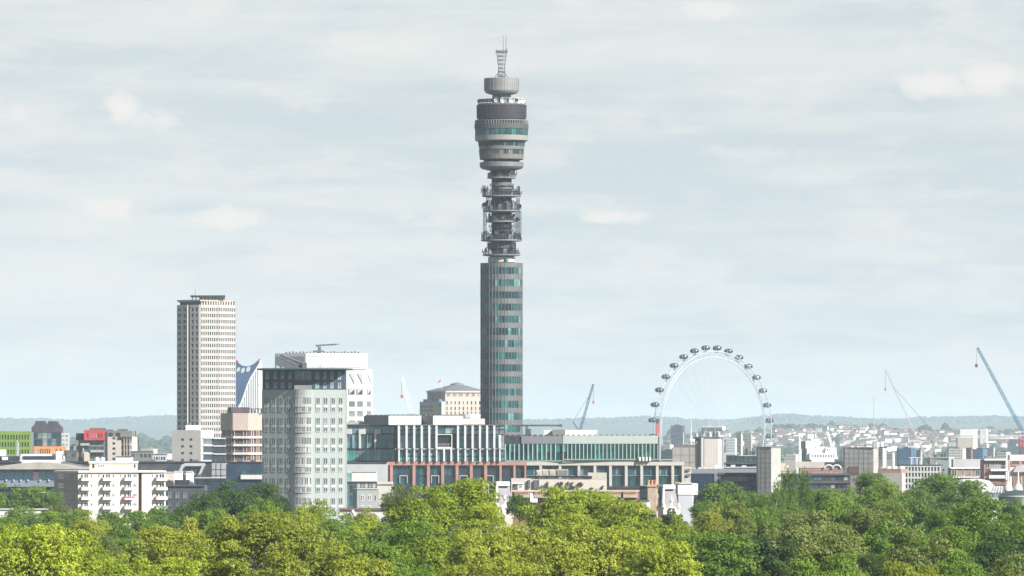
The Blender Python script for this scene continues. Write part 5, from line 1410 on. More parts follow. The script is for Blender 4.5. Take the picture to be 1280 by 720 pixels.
mb = MB(); mb.rev([(4.0, 0), (4.0, b.z(592.5)), (4.3, b.z(592)), (4.3, b.z(590.6)), (3.8, b.z(590.4))], 20); mb.build('drum', conc2, b.root)
mb = MB(); mb.rev([(3.75 * math.cos(t), b.z(590.4) + (b.z(578.6) - b.z(590.4)) * math.sin(t)) for t in [k * math.pi / 2 / 7 for k in range(8)]], 24); mb.build('dome', mat('dome stone', (.36, .31, .27), .8, .12, .4), b.root, smooth=True)
mb = MB(); mb.rev([(.9, b.z(579)), (.6, b.z(577)), (.5, b.z(575)), (.95, b.z(573.4)), (1.0, b.z(570)), (.5, b.z(568)), (.62, b.z(566.2)), (.3, b.z(564.6))], 12)
mb.tube((.6, 0, b.z(571.6)), (1.5, 0, b.z(566)), .28, 5); mb.tube((-.6, 0, b.z(571.6)), (-1.1, 0, b.z(575)), .3, 5); mb.build('statue', M['copper'], b.root)
b.done()
b = Bd('low_wall_building', 'low pinkish concrete wall block right of the wide pale slab', 'low building', 1127, 2350)
mb = MB(); fs = b.body(mb, [(1094, 4), (1127.4, 0), (1132, 6)], 591.4, None, 10); mb.build('wall', conc2, b.root)
mb = MB(); b.fbox(mb, fs[0], 1096, 1125, 586, 591.5, -8, -1); mb.build('brick_attic', M['pinkbrick'], b.root)
mb = MB()
for u in (1097, 1103, 1110, 1119): b.fbox(mb, fs[0], u, u + 3, 583, 586.1, -7, -3)
mb.build('roof_unit', M['offwhite'], b.root); b.done()
b = Bd('grid_office', 'white gridded office block with blue glazing at right', 'office block', 1153, 2500)
mb = MB(); fs = b.body(mb, [(1125.4, 2), (1176, 0)], 581.8, None, 12); mb.build('wall', M['steel'], b.root)
cc = cells(1127, 1175, 12, .68); rr = rows_(583.8, 7.2, 5, 5.2)
mb = MB(); b.relief(mb, fs[0], 1125.4, 1176, 581.4, 620, cc, rr, .5); mb.build('facade_grid', M['offwhite'], b.root)
b.grid(fs[0], cc, rr, 0, [GB[0], GB[1], GB[2], GD[2]], M['ltgrey'], 0)
mb = MB(); b.fbox(mb, fs[0], 1124.6, 1176, 580.8, 582, -12, .6); mb.build('roof_edge', M['dksteel'], b.root)
mb = MB()
for px, h in ((1139, 9), (1146, 9), (1150, 6), (1170, 4)): mb.box(b.x(px), b.x(px) + .6, 3, 4, b.z(581), b.z(581 - h))
mb.tube((b.x(1137), 3.5, b.z(572.4)), (b.x(1152), 3.5, b.z(572.6)), .25, 4); mb.build('roof_frame', M['ltgrey'], b.root)
b.done()
b = Bd('sage_block', 'pale sage green plain block behind the white gridded office', 'office block', 1186, 2600)
mb = MB(); fs = b.body(mb, [(1162.6, 3), (1186.4, 0), (1192.4, 6)], 572.6, None, 10); mb.build('wall', mat('pale sage wall', (.34, .40, .375), .8, .06, .2), b.root)
mb = MB(); b.body(mb, [(1162, 3), (1186.4, -.4), (1193, 6)], 571.4, 572.8, 10.5); mb.build('roof_edge', M['offwhite'], b.root)
b.win(fs[0], 1178.6, 1180.4, 586, 588.4, .02, GD[0]); b.win(fs[0], 1169, 1172, 575, 579, .02, GP[2])
for px, h in ((1168, 3), (1177, 4), (1181, 5)): 
    mb = MB(); mb.box(b.x(px), b.x(px + 2.2), 3, 5, b.z(571.5), b.z(571.5 - h)); mb.build('roof_unit', M['charcoal'], b.root)
b.done()
b = Bd('brick_block', 'grey topped pink brick block with balcony rail behind the big dark tree', 'apartment block', 1212, 2480)
mb = MB(); fs = b.body(mb, [(1188.6, 0), (1228, 0), (1237, 5)], 585, None, 12); mb.build('wall', M['pinkbrick'], b.root)
mb = MB(); f2 = b.body(mb, [(1191.6, 1.5), (1224.6, 1.5), (1229.6, 5)], 574, 585, 8); mb.build('grey_storey', M['ltgrey'], b.root)
mb = MB(); b.fbox(mb, fs[0], 1188, 1229, 584.2, 586, .02, .6); b.fbox(mb, fs[0], 1188, 1229, 595.6, 597.2, .02, .8); b.fbox(mb, fs[1], 1228.4, 1237, 584.6, 586, .02, .5); mb.build('floor_band', M['white'], b.root)
b.grid(fs[0], [(1189.6, 1196), (1202, 1205.6), (1211, 1214.4), (1219.6, 1225)], [(587.4, 595)], .02, [GB[0], GD[1], GT[0]], M['white'], 1)
mb = MB()
for u in np.arange(1209, 1234, 1.8): f = fs[0] if u < 1228 else fs[1]; b.fbox(mb, f, u, u + .2, 592.4, 595.4, .7, .8)
mb.build('railing', M['steel'], b.root)
b.done()
b = Bd('market_roof', 'bright white curved roof below the pink brick block', 'roofed hall', 1222, 2350)
mb = MB(); q = lambda px, py: (b.x(px), b.z(py))
mb.slab([q(1196, 612), q(1198, 603), q(1205, 599.6), q(1225, 598.6), q(1237, 601), q(1243, 607), q(1244, 613), q(1238, 622), q(1232, 630), q(1196, 630)], 0, 20); mb.build('curved_roof', M['white'], b.root)
mb = MB(); mb.slab([q(1196, 630.2), q(1240, 630.2), q(1240, 660), q(1196, 660)], .4, 18); mb.build('wall', M['cream'], b.root); b.done()
b = Bd('glazed_lantern', 'small greenhouse-like glazed roof in front of the white curved roof', 'glasshouse', 1245, 2280)
mb = MB(); fs = b.body(mb, [(1237, 0), (1252, 0)], 616, None, 7); mb.build('wall', M['offwhite'], b.root)
b.grid(fs[0], cells(1238, 1251, 6, .7), [(617.4, 622)], .02, [GD[1], GP[0]])
mb = MB(); z0, z1 = b.z(616), b.z(607.5); mb.prism([b.pt(1236.6, -.3), b.pt(1252.4, -.3), b.pt(1252.4, 7), b.pt(1236.6, 7)], z0, z1, top=[b.pt(1241, 3), b.pt(1254, 3), b.pt(1254, 4), b.pt(1241, 4)]); mb.build('glass_roof', GP[1], b.root)
for k in range(5):
    mb = MB(); mb.tube((b.x(1237 + k * 3.6), -.4, z0), (b.x(1241.4 + k * 3), 2.9, z1), .12, 4); mb.build('glazing_bar', M['white'], b.root)
b.done()
b = Bd('balcony_block', 'pink and white apartment block with two deep balcony levels at the right', 'apartment block', 1245, 2440)
mb = MB(); fs = b.body(mb, [(1228, 4), (1230, 0), (1259, 0), (1262, 3)], 574.6, None, 12); mb.build('wall', M['pinkbrick'], b.root)
f = fs[1]
mb = MB(); b.fbox(mb, f, 1230, 1259, 573.4, 575.6, -11, 1.4); b.fbox(mb, f, 1238, 1259, 586, 588.8, .02, 1.8); b.fbox(mb, f, 1256.8, 1259, 575.6, 600, .02, 1.4); b.fbox(mb, f, 1236, 1258, 594, 598, .02, 1.2); mb.build('balcony_slab', M['white'], b.root)
b.grid(f, [(1232, 1237), (1238.6, 1243), (1244.4, 1250), (1251.4, 1256)], [(577, 585)], .02, [GD[0], M['mauve'], GP[0]], M['offwhite'], 1)
b.grid(f, [(1240, 1256)], [(589.2, 593.4)], .02, [GD[0]])
mb = MB()
for u in np.arange(1238, 1257, 1.5): b.fbox(mb, f, u, u + .2, 582, 586, 1.5, 1.6)
b.fbox(mb, f, 1238, 1257, 581.6, 582.1, 1.5, 1.6); mb.build('railing', M['ltgrey'], b.root)
mb = MB(); b.fbox(mb, f, 1232, 1240, 570, 573.5, -6, -2); b.fbox(mb, f, 1244, 1254, 571, 573.5, -6, -2); b.fbox(mb, f, 1239, 1241, 568, 573.5, -6, -4); mb.build('roof_unit', M['dkconcrete'], b.root)
mb = MB(); b.fbox(mb, f, 1242, 1257, 603, 606, .02, .6); mb.build('louvre', M['brownbrick'], b.root)
b.done()
b = Bd('edge_block', 'white and brick rooftop block cut by the right edge', 'apartment block', 1275, 2460)
mb = MB(); fs = b.body(mb, [(1262.4, 0), (1310, 0)], 568.6, None, 12); mb.build('wall', M['white'], b.root)
mb = MB(); b.fbox(mb, fs[0], 1264, 1310, 575.6, 583, .02, .3); mb.build('brick_band', M['pinkbrick'], b.root)
b.grid(fs[0], [(1265.4, 1274), (1278, 1290)], [(576.4, 579.8)], .35, [M['mauve']])
mb = MB(); b.fbox(mb, fs[0], 1266, 1277, 593, 612, .02, .3); b.fbox(mb, fs[0], 1279, 1310, 584, 620, .02, .3); mb.build('brown_wall', M['brownbrick'], b.root)
mb = MB(); mb.slab([(b.x(1266), b.z(590)), (b.x(1270), b.z(583)), (b.x(1277), b.z(580.6)), (b.x(1284), b.z(582)), (b.x(1284), b.z(590))], -1.6, -.4); mb.build('awning', M['ltgrey'], b.root)
b.done()
for i, (px, lab) in enumerate(((1260.2, 'left one of two white bell-shaped chimney cowls with tall mast at far right'), (1272.8, 'right one of two white bell-shaped chimney cowls with tall mast at far right'))):
    b = Bd('bell_cowl', lab, 'cowl', px, 2300, 'white bell cowls')
    s_ = 1 / b.s
    mb = MB(); mb.rev([(5.0 * s_, b.z(616)), (5.6 * s_, b.z(612.5)), (5.2 * s_, b.z(609)), (3.6 * s_, b.z(606.4)), (1.6 * s_, b.z(604.2)), (1.1 * s_, b.z(601))], 20); mb.build('bell', M['white'], b.root, smooth=True)
    mb = MB(); mb.rev([(1.1 * s_, b.z(601)), (.8 * s_, b.z(589.5)), (.2 * s_, b.z(588.5))], 10); mb.build('mast', M['white'], b.root)
    mb = MB(); mb.rev([(3.4 * s_, 0), (3.4 * s_, b.z(616))], 14); mb.build('flue', M['dkconcrete'], b.root)
    b.done()
b = Bd('dark_dome_roof', 'low dark domed roof beneath the white bell cowls', 'dome', 1272, 2200)
mb = MB(); s_ = 1 / b.s; mb.rev([(24 * s_, 0), (24 * s_, b.z(619.6)), (20 * s_, b.z(616.6)), (12 * s_, b.z(613.8)), (3 * s_, b.z(612.6))], 36); mb.build('roof', mat('dark green dome', (.05, .07, .065), .5, .15, .2), b.root, smooth=True)
mb = MB(); mb.rev([(24.6 * s_, b.z(621)), (24.6 * s_, b.z(619.4))], 36); mb.build('roof_rim', M['ltgrey'], b.root); b.done()

# ------------------------------------------------------------------ middle distance
b = Bd('stepped_building', 'cluster of stepped white towers in hazy distance right of the wheel', 'building', 1022, 4600)
mb = MB()
for x0, x1, v, d in ((1007, 1013.4, 551, 4), (1008.6, 1020, 560, 0), (1014.2, 1024.6, 548.6, 6), (1020, 1034, 558.4, 2), (1032, 1045.6, 559.4, 0), (1012, 1046, 566, -3)): b.body(mb, [(x0, d), (x1, d)], v, None, 10)
mb.build('wall', M['white'], b.root)
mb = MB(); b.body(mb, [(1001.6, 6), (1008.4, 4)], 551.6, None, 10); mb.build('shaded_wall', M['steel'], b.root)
f = b.face(1012, -3, 1046, -3)
b.grid(f, cells(1014, 1044, 9, .45), [(568.6, 571.6)], .02, [GD[3]])
f = b.face(1032, 0, 1045.6, 0); b.grid(f, cells(1033, 1045, 4, .4), [(561, 564)], .02, [GD[3]])
b.done()
b = Bd('obelisk_spire', 'slender white spire with stepped base left of the stepped white towers', 'spire', 999.5, 4400)
s_ = 1 / b.s
mb = MB(); mb.rev([(2.3 * s_, 0), (2.3 * s_, b.z(562)), (1.5 * s_, b.z(560.5)), (1.3 * s_, b.z(549)), (.8 * s_, b.z(547.6)), (.5 * s_, b.z(545)), (.1 * s_, b.z(542))], 8); mb.build('shaft', M['white'], b.root)
mb = MB(); mb.rev([(2.8 * s_, b.z(563)), (2.8 * s_, b.z(562))], 8); mb.build('ledge', M['offwhite'], b.root); b.done()
rb_ = random.Random(77)
mid = [
 ('far blue grey tower block with white mast in front, seen through the wheel', 839, 856, 532, 6200, 'steel', 'bluewrap'),
 ('far blue wrapped scaffolded block above the white gridded office', 1123, 1145, 560.6, 4300, 'bluewrap', 'navy'),
 ('far narrow light blue block right of the blue wrapped block', 1145.4, 1153, 562, 4400, 'ltgrey', 'bluewrap'),
 ('far white box block left of the blue wrapped block', 1105, 1118.4, 566.4, 3600, 'white', 'grey'),
 ('far white twin block with two drum tanks on its roof', 1093, 1108, 560, 3500, 'offwhite', 'charcoal'),
 ('far pink and white flats with many small windows near the right', 1186, 1209, 560.8, 5000, 'offwhite', 'mauve'),
 ('far salmon flat-topped slab above the pink and white flats', 1197, 1222, 546.6, 6300, 'cream', 'stone'),
 ('far reddish end tower beside pink and white flats', 1209.4, 1215.6, 559.6, 4900, 'granite', 'offwhite'),
 ('far deep blue wrapped low block right of the reddish end tower', 1216, 1234, 561.4, 5200, 'bluewrap', 'navy'),
 ('far pale blue block at the right of the deep blue wrapped block', 1234.4, 1244, 559.4, 5300, 'ltgrey', 'bluewrap'),
 ('far white flat-roofed block above the deep blue wrapped block', 1226, 1236, 555, 5900, 'white', 'grey'),
 ('far beige tower with pointed look beside the wheel rim', 932, 940.6, 543.4, 6100, 'cream', 'grey'),
 ('far slim beige tower left of the wheel rim', 921.6, 928.4, 541, 6300, 'stone', 'grey'),
 ('far low white roofs right of the beige stair tower', 908, 921, 548, 5600, 'white', 'grey'),
 ('far grey low block behind the green pavilion', 941, 957, 560, 4200, 'ltgrey', 'grey'),
 ('far pale low block left of the white obelisk spire', 980, 998, 568, 4000, 'offwhite', 'grey'),
 ('far white slab low in haze right of the stepped white towers', 1045, 1057, 574, 3800, 'stone', 'grey'),
 ('far brick flats low in the haze behind the pale slab', 1060, 1084, 564, 5200, 'cream', 'grey'),
 ('far white hall with a dark stripe at the right', 1246, 1263, 565, 4700, 'offwhite', 'charcoal'),
 ('far brown office at the right edge of the ridge foot', 1262, 1300, 549, 7600, 'steel', 'navy'),
 ('far white long roof on the hillside near the right', 1200, 1223, 536.6, 8800, 'white', 'grey'),
 ('far white short roof on the hillside right of the long white roof', 1225, 1235, 536.2, 8800, 'white', 'grey'),
 ('far pale low roofs left of the small white block', 176, 196, 561, 5200, 'stone', 'grey'),
 ('far pale gasworks-like low hall between white flats and office tower', 196, 214, 566, 4600, 'offwhite', 'grey'),
 ('far grey low block behind the orange block', 84, 96, 557, 4200, 'grey', 'navy'),
 ('far low white sheds right of the stone framed base', 828, 842, 556, 5000, 'offwhite', 'grey'),
 ('far low blue grey roofs behind the second glass office', 826, 848, 563, 4200, 'steel', 'navy'),
]
for lab, x0, x1, v, D, m, m2 in mid:
    b = Bd('distant_block', lab, 'building', (x0 + x1) / 2, D, z=GZ if D < 8000 else -22)
    mb = MB(); w = (x1 - x0); k = rb_.uniform(.68, .85)
    fs = b.body(mb, [(x0, 3), (x0 + w * k, 0), (x1, 7)], v, None, 14); mb.build('wall', M[m], b.root)
    n = max(2, int(w / 3.2)); f = fs[0]; h = 575 - v
    nr = max(1, min(7, int(h / 3.4)))
    if D < 8000: b.grid(f, cells(x0 + .8, x0 + w * k - .6, n, .5), rows_(v + 1.6, 3.4, nr, 1.6), .02, [M[m2]])
    mb = MB(); b.fbox(mb, f, x0 + w * .2, x0 + w * .55, v - 1.4, v + .1, -6, -2); mb.build('roof_plant', M[m2], b.root)
    b.done()
for px in (1097.4, 1103):
    t = thing('storage_drum', 'white upright drum tank on far twin block, %s of the two' % ('left' if px < 1100 else 'right'), 'tank', W(px, 560, 3500))
    t.location.y += 5
    s_ = 3500 / FP; mb = MB(); mb.rev([(2.3 * s_, 0), (2.3 * s_, 6 * s_), (1.2 * s_, 7.4 * s_)], 14); mb.build('shell', M['white'], t)
    mb = MB(); mb.rev([(2.5 * s_, 0), (2.5 * s_, .6 * s_)], 14); mb.build('base_ring', M['ltgrey'], t)
for px, v0, v1, D, lab in ((854.5, 541, 560, 3900, 'thin white mast standing in front of the far blue grey tower block'), (1092.4, 496, 560, 4200, 'very thin pale mast rising over the wide pale slab'), (864, 524, 549, 5200, 'far pointed white mast left of the roof tanks')):
    t = thing('radio_mast', lab, 'mast', ((px - 640) / FP * D, D, GZ))
    h = (EYE - v0) / FP * D - GZ
    mb = MB(); mb.tube((0, 0, 0), (0, 0, h), .55 if D < 5000 else 1.2, 5, r1=.18); mb.build('pole', M['white'] if D != 4200 else M['cranepale'], t)
    mb = MB(); mb.box(-1.5, 1.5, -1, 1, h * .6, h * .6 + 1.2); mb.build('platform', M['offwhite'], t)

# ------------------------------------------------------------------ cranes
def crane(lab, D, m, base, pivot, tip, w, n, r, back=None, tail=None, hook=None, name='luffing_crane', group=None):
    o = W(base[0], EYE, D); root = thing(name, lab, 'crane', (o.x, D, GZ), 0, group)
    P = lambda px, py, dy=0: Vector(((px - base[0]) / FP * D, dy, (EYE - py) / FP * D - GZ))
    mb = MB(); mb.lattice((0, 0, 0), P(*pivot), w * 1.1, 16, r, tri=False); mb.build('tower', m, root)
    mb = MB(); mb.box(*[v for v in (P(*pivot).x - w, P(*pivot).x + w, -w, w, P(*pivot).z - w * .7, P(*pivot).z + w * .6)]); mb.build('cab', M['dksteel'] if m is not M['cranewhite'] else M['ltgrey'], root)
    mb = MB(); mb.lattice(P(*pivot), P(*tip), w, n, r, w * .6); jib = mb.build('jib', m, root)
    if back:
        mb = MB(); mb.lattice(P(*pivot), P(*back), w * .6, 5, r * .8, w * .3); mb.build('back_mast', m, root)
        mb = MB(); mb.tube(P(*back), P(tip[0] * .8 + pivot[0] * .2, tip[1] * .8 + pivot[1] * .2), .09 * D / 3000, 3); mb.build('stay_cable', M['steel'], root)
    if tail:
        mb = MB(); mb.lattice(P(*pivot), P(*tail), w * .7, 4, r); mb.box(P(*tail).x - w, P(*tail).x + w, -w, w, P(*tail).z - w, P(*tail).z + w * .4); mb.build('counterweight', m, root)
    if hook:
        mb = MB(); mb.tube(P(tip[0], tip[1]), P(hook[0], hook[1]), .08 * D / 3000, 3); cb_ = mb.build('hoist_cable', M['steel'], root)
        mb = MB(); q_ = P(*hook[:2]); mb.box(q_.x - w * .35, q_.x + w * .35, -w * .3, w * .3, q_.z - w * .7, q_.z + w * .2); mb.build('hook_block', hook[2] if len(hook) > 2 else M['charcoal'], cb_)
    return root
crane('short white luffing crane behind the rooftop plant boxes, left of the civic building', 3000, M['cranewhite'], (516, 560), (514.5, 519), (501.6, 469.5), 1.5, 16, .14, hook=(502.2, 494.6, M['red']))
crane('blue luffing crane leaning right behind the second glass office', 3100, M['craneblue'], (724, 560), (724.5, 540), (741.6, 480), 1.2, 20, .1, back=(716, 527), hook=(741.6, 502, M['red']))
crane('large blue crane jib leaning left across the right edge', 3400, M['craneblue'], (1286, 560), (1287, 556), (1221.6, 434.6), 1.8, 34, .14, hook=(1220.4, 456), tail=(1294, 557))
crane('tall thin pale crane jib leaning left over the far hillside', 4300, M['cranepale'], (1158, 576), (1158.6, 574), (1106.6, 461.6), 1.3, 34, .11, back=(1171, 545), hook=(1106.6, 486))
crane('stubby pale crane leaning right beside the tall thin pale crane', 4250, M['cranepale'], (1160, 578), (1160.6, 577), (1170, 547.4), 1.5, 10, .18, back=(1171, 566))
crane('small faint white crane jib over the stepped white towers', 4400, M['cranewhite'], (1048, 582), (1046.6, 577), (1033.6, 539.6), 1.6, 12, .28)
# level crane at the right edge
D = 4600; o = W(1276.5, EYE, D); rt = thing('tower_crane', 'level white crane jib running left from the right edge over the hillside', 'crane', (o.x, D, GZ))
P = lambda px, py: Vector(((px - 1276.5) / FP * D, 0, (EYE - py) / FP * D - GZ))
mb = MB(); mb.lattice(P(1277, 547), P(1196, 545.4), 2.0, 26, .22, 1.8); mb.build('jib', M['cranewhite'], rt)
mb = MB(); mb.lattice((0, 0, 0), P(1276.5, 545), 2.4, 16, .3, tri=False); mb.build('tower', M['redmast'], rt)
mb = MB(); mb.lattice(P(1277, 547), P(1300, 546), 2.2, 7, .34); mb.build('counter_jib', M['cranewhite'], rt)
mb = MB(); mb.box(P(1274, 0).x, P(1281, 0).x, -2, 2, P(0, 566).z, P(0, 559).z); mb.build('cab', M['mauve'], rt)
mb = MB(); mb.tube(P(1271.4, 547), P(1271.4, 556), .15, 3); mb.box(P(1270.6, 0).x, P(1272.2, 0).x, -.5, .5, P(0, 557.6).z, P(0, 555).z); mb.build('hoist', M['white'], rt)
# red mast left of the wheel
D = 3000; rt = thing('lattice_mast', 'short red lattice mast at the end of the green glass office, before the wheel', 'mast', ((821.8 - 640) / FP * D, D, GZ))
P = lambda px, py: Vector(((px - 821.8) / FP * D, 0, (EYE - py) / FP * D - GZ))
mb = MB(); mb.lattice((0, 0, 0), P(821.6, 528), .95, 46, .16, tri=False); mb.build('frame', M['redmast'], rt)
mb = MB(); mb.box(-.8, .8, -.8, .8, P(0, 528.6).z, P(0, 523.6).z); mb.build('cap', M['mauve'], rt)

# ------------------------------------------------------------------ observation wheel
ED = 5300.0; ES = FP / ED
wc = W(891.5, 535.5, ED)
wh = thing('observation_wheel', 'giant white cantilevered observation wheel carrying glass pods round its rim', 'observation wheel', (wc.x, wc.y, GZ))
CZ = wc.z - GZ
yaw = math.acos(76 / 102.0)
U = Vector((math.cos(yaw), math.sin(yaw), 0)); Nn = Vector((math.sin(yaw), -math.cos(yaw), 0)); Zv = Vector((0, 0, 1))
def wp(r, t, ax=0): return U * (r * math.cos(t)) + Zv * (r * math.sin(t) + CZ) + Nn * ax
n = 96
RO, RI = 60.2, 55.8
wm = mat('wheel white steel', (.40, .44, .48), .4, .05, .2)
for (r, ax, th) in ((RO, 3.4, .36), (RO, -3.4, .36), (RI, 0, .48)):
    mb = MB()
    for k in range(n): mb.tube(wp(r, 2 * math.pi * k / n, ax), wp(r, 2 * math.pi * (k + 1) / n, ax), th, 5)
    mb.build('rim', wm, wh)
mb = MB()
for k in range(64):
    t = 2 * math.pi * k / 64; t2 = 2 * math.pi * (k + 1) / 64
    mb.tube(wp(RO, t, 3.4), wp(RO, t, -3.4), .08, 3); mb.tube(wp(RO, t, 3.4), wp(RI, t2, 0), .07, 3); mb.tube(wp(RO, t, -3.4), wp(RI, t2, 0), .07, 3)
    mb.tube(wp(RI, t, 0), wp(RO, t, 3.4), .07, 3); mb.tube(wp(RI, t, 0), wp(RO, t, -3.4), .07, 3); mb.tube(wp(RO, t, 3.4), wp(RO, t2, -3.4), .06, 3)
mb.build('rim_bracing', wm, wh)
for k in range(64):
    t = 2 * math.pi * k / 64
    mb = MB(); mb.tube(wp(2.0, t, 6 * (1 if k % 2 else -1)), wp(RI, t, 0), .045, 3); mb.build('spoke', M['ltgrey'], wh)
mb = MB(); mb.tube(wp(0, 0, 12), wp(0, 0, -12), 1.8, 12); mb.build('hub', M['white'], wh)
for s_ in (-1, 1):
    mb = MB(); A = wp(0, 0, -11); Bq = A + Nn * -22 + U * (18 * s_); Bq.z = 0; mb.tube(A, Bq, 1.1, 8); mb.build('support_leg', M['white'], wh)
cg = mat('pod glass', (.02, .045, .065), .15, .3, .3, spec=.7)
pod = MB(); pod.ball((0, 0, 0), 3.7, 2.15, 2.1, 16, 9); podm = pod.mesh('pod', cg, True)
pr = MB()
for sx in (-1.3, 1.3):
    for k in range(16):
        a0 = 2 * math.pi * k / 16; a1 = 2 * math.pi * (k + 1) / 16
        pr.tube((sx, 2.1 * math.cos(a0), 2.1 * math.sin(a0)), (sx, 2.1 * math.cos(a1), 2.1 * math.sin(a1)), .12, 4)
pr.box(-2.6, 2.6, -1.2, 1.2, -1.9, -1.55)
prm = pr.mesh('pod_ring', M['ltgrey'])
for k in range(32):
    t = 2 * math.pi * (k + .5) / 32
    c = wp(63.3, t, -2.0)
    if c.z < 1: continue
    o = link('pod', podm, wh, c, 0); o2 = link('pod_ring', prm, o)
    o.rotation_euler = (0, 0, yaw * .25)

# ------------------------------------------------------------------ houses on the far hillside
def house_proto(wm_, rm, hh, lab, grp):
    t = thing('hillside_house', lab, 'house', (0, 0, 0), 0, grp)
    mb = MB(); mb.prism([(-5.2, -3.6), (5.2, -3.6), (5.2, 3.6), (-5.2, 3.6)], -2, hh); mb.build('wall', wm_, t)
    mb = MB(); mb.add([(-5.6, -4, hh), (5.6, -4, hh), (5.6, 4, hh), (-5.6, 4, hh), (-5.6, 0, hh + 2.6), (5.6, 0, hh + 2.6)], [(0, 1, 5, 4), (2, 3, 4, 5), (0, 4, 3), (1, 2, 5), (3, 2, 1, 0)]); mb.build('roof', rm, t)
    return t
grp = 'houses on the far wooded hillside'
protos = [house_proto(M['white'], M['tile'], 7.0, 'small white walled house with reddish roof on the far wooded hillside', grp),
          house_proto(M['offwhite'], M['tile2'], 6.6, 'small off-white house with grey brown roof on the far wooded hillside', grp),
          house_proto(M['palebrick'], M['tile'], 7.4, 'small pinkish brick house with reddish roof on the far wooded hillside', grp)]
used = set()
def place_house(px, Y, rz, k, sc):
    X = (px - 640) / FP * Y
    if k not in used: t = protos[k]; used.add(k)
    else:
        t = protos[k].copy(); col.objects.link(t)
        for ch in list(protos[k].children):
            c = ch.copy(); col.objects.link(c); c.parent = t
    t.location = (X, Y, hz(X, Y)); t.rotation_euler = (0, 0, rz); t.scale = sc
for px, Y in HOUSES:
    place_house(px, Y, hs.uniform(-.9, .9), hs.choice([0, 0, 0, 0, 1, 1, 2]), (hs.uniform(1.1, 1.9), hs.uniform(1.1, 1.5), hs.uniform(1.1, 1.5)))
# ------------------------------------------------------------------ trees
def crown_mesh(name, seed, nl, nleaf, leaf, shape='round'):
    """Unit crown (radius 1, height 2, base at 0): leaf faces clustered on boughs through its volume."""
    rg = np.random.default_rng(seed)
    C = []; S = []
    if shape == 'round':
        for i in range(nl):
            d = rg.normal(size=3); d /= np.linalg.norm(d)
            if d[2] < -.75: d[2] *= -.6
            r = rg.uniform(.55, .86) if i > nl * .2 else rg.uniform(.15, .5)
            c = d * r * np.array([1, 1, .95]); C.append(c); S.append(rg.uniform(.14, .30))
    elif shape == 'column':
        for i in range(nl):
            h = rg.uniform(-.9, .88); w = .62 * math.sqrt(max(.05, 1 - (h * .98) ** 2)) ** .7
            a = rg.uniform(0, 6.283); C.append(np.array([math.cos(a) * w * .7, math.sin(a) * w * .7, h])); S.append(rg.uniform(.11, .2))
    elif shape == 'layered':
        for i in range(nl):
            lv = rg.integers(0, 6); h = -.7 + lv * .31; w = (1.0 - .09 * lv) * rg.uniform(.2, .95)
            a = rg.uniform(0, 6.283); C.append(np.array([math.cos(a) * w * .85, math.sin(a) * w * .85, h])); S.append(rg.uniform(.12, .26))
    elif shape == 'tuft':
        for i in range(nl):
            a = rg.uniform(0, 6.283); w = rg.uniform(0, .75); h = rg.uniform(-.7, .8) * (1 - w * .4)
            C.append(np.array([math.cos(a) * w, math.sin(a) * w, h])); S.append(rg.uniform(.09, .2))
    C = np.array(C); S = np.array(S)
    # sprays of leaves: each bough carries tufts, each tuft a handful of leaf faces
    per = 16; nt = nleaf // per; nleaf = nt * per
    p = S ** 2 / (S ** 2).sum()
    idx = rg.choice(len(C), nt, p=p)
    d = rg.normal(size=(nt, 3)); d /= np.linalg.norm(d, axis=1)[:, None]
    d[:, 2] = np.where((d[:, 2] < -.2) & (rg.random(nt) < .6), -d[:, 2], d[:, 2])
    rad = S[idx] * (1 - .55 * rg.random(nt) ** 2.0)
    ph = rg.uniform(0, 6.28, (len(C), 3))[idx]
    rad *= 1 + .18 * np.sin(d[:, 0] * 5 + ph[:, 0]) * np.sin(d[:, 1] * 5 + ph[:, 1]) + .14 * np.sin(d[:, 2] * 7 + ph[:, 2])
    flat = np.array([1.15, 1.15, .85]) if shape != 'layered' else np.array([1.3, 1.3, .38])
    if shape == 'column': flat = np.array([.85, .85, 1.25])
    P = C[idx] + d * rad[:, None] * flat
    ts = rg.uniform(.024, .058, nt)
    P = np.repeat(P, per, 0); d = np.repeat(d, per, 0); ts = np.repeat(ts, per)
    o = rg.normal(size=(nleaf, 3)); o /= np.linalg.norm(o, axis=1)[:, None]
    P = P + o * (ts * rg.uniform(.35, 1.0, nleaf))[:, None] * np.array([1.1, 1.1, .75])
    d = d * .55 + o * .8
    nrm = d + rg.normal(size=(nleaf, 3)) * .35; nrm[:, 2] += .2
    nrm /= np.linalg.norm(nrm, axis=1)[:, None]
    t = np.cross(nrm, rg.normal(size=(nleaf, 3))); t /= np.linalg.norm(t, axis=1)[:, None]
    bt = np.cross(nrm, t)
    ls = leaf * rg.uniform(.6, 1.35, nleaf)[:, None]
    q = [P + t * ls * 1.0, P + bt * ls * .62 + nrm * ls * .15, P - t * ls * 1.0, P - bt * ls * .62 + nrm * ls * .15]
    V = np.stack(q, 1).reshape(-1, 3); V[:, 2] += 1.0
    me = bpy.data.meshes.new(name)
    me.vertices.add(len(V)); me.vertices.foreach_set('co', V.ravel())
    F = np.arange(len(V))
    me.loops.add(len(F)); me.loops.foreach_set('vertex_index', F)
    me.polygons.add(nleaf); me.polygons.foreach_set('loop_start', np.arange(0, len(F), 4)); me.polygons.foreach_set('loop_total', np.full(nleaf, 4))
    me.update(calc_edges=True)
    me['crown_top'] = float(np.percentile(V[:, 2], 99.85))
    return me, C, S
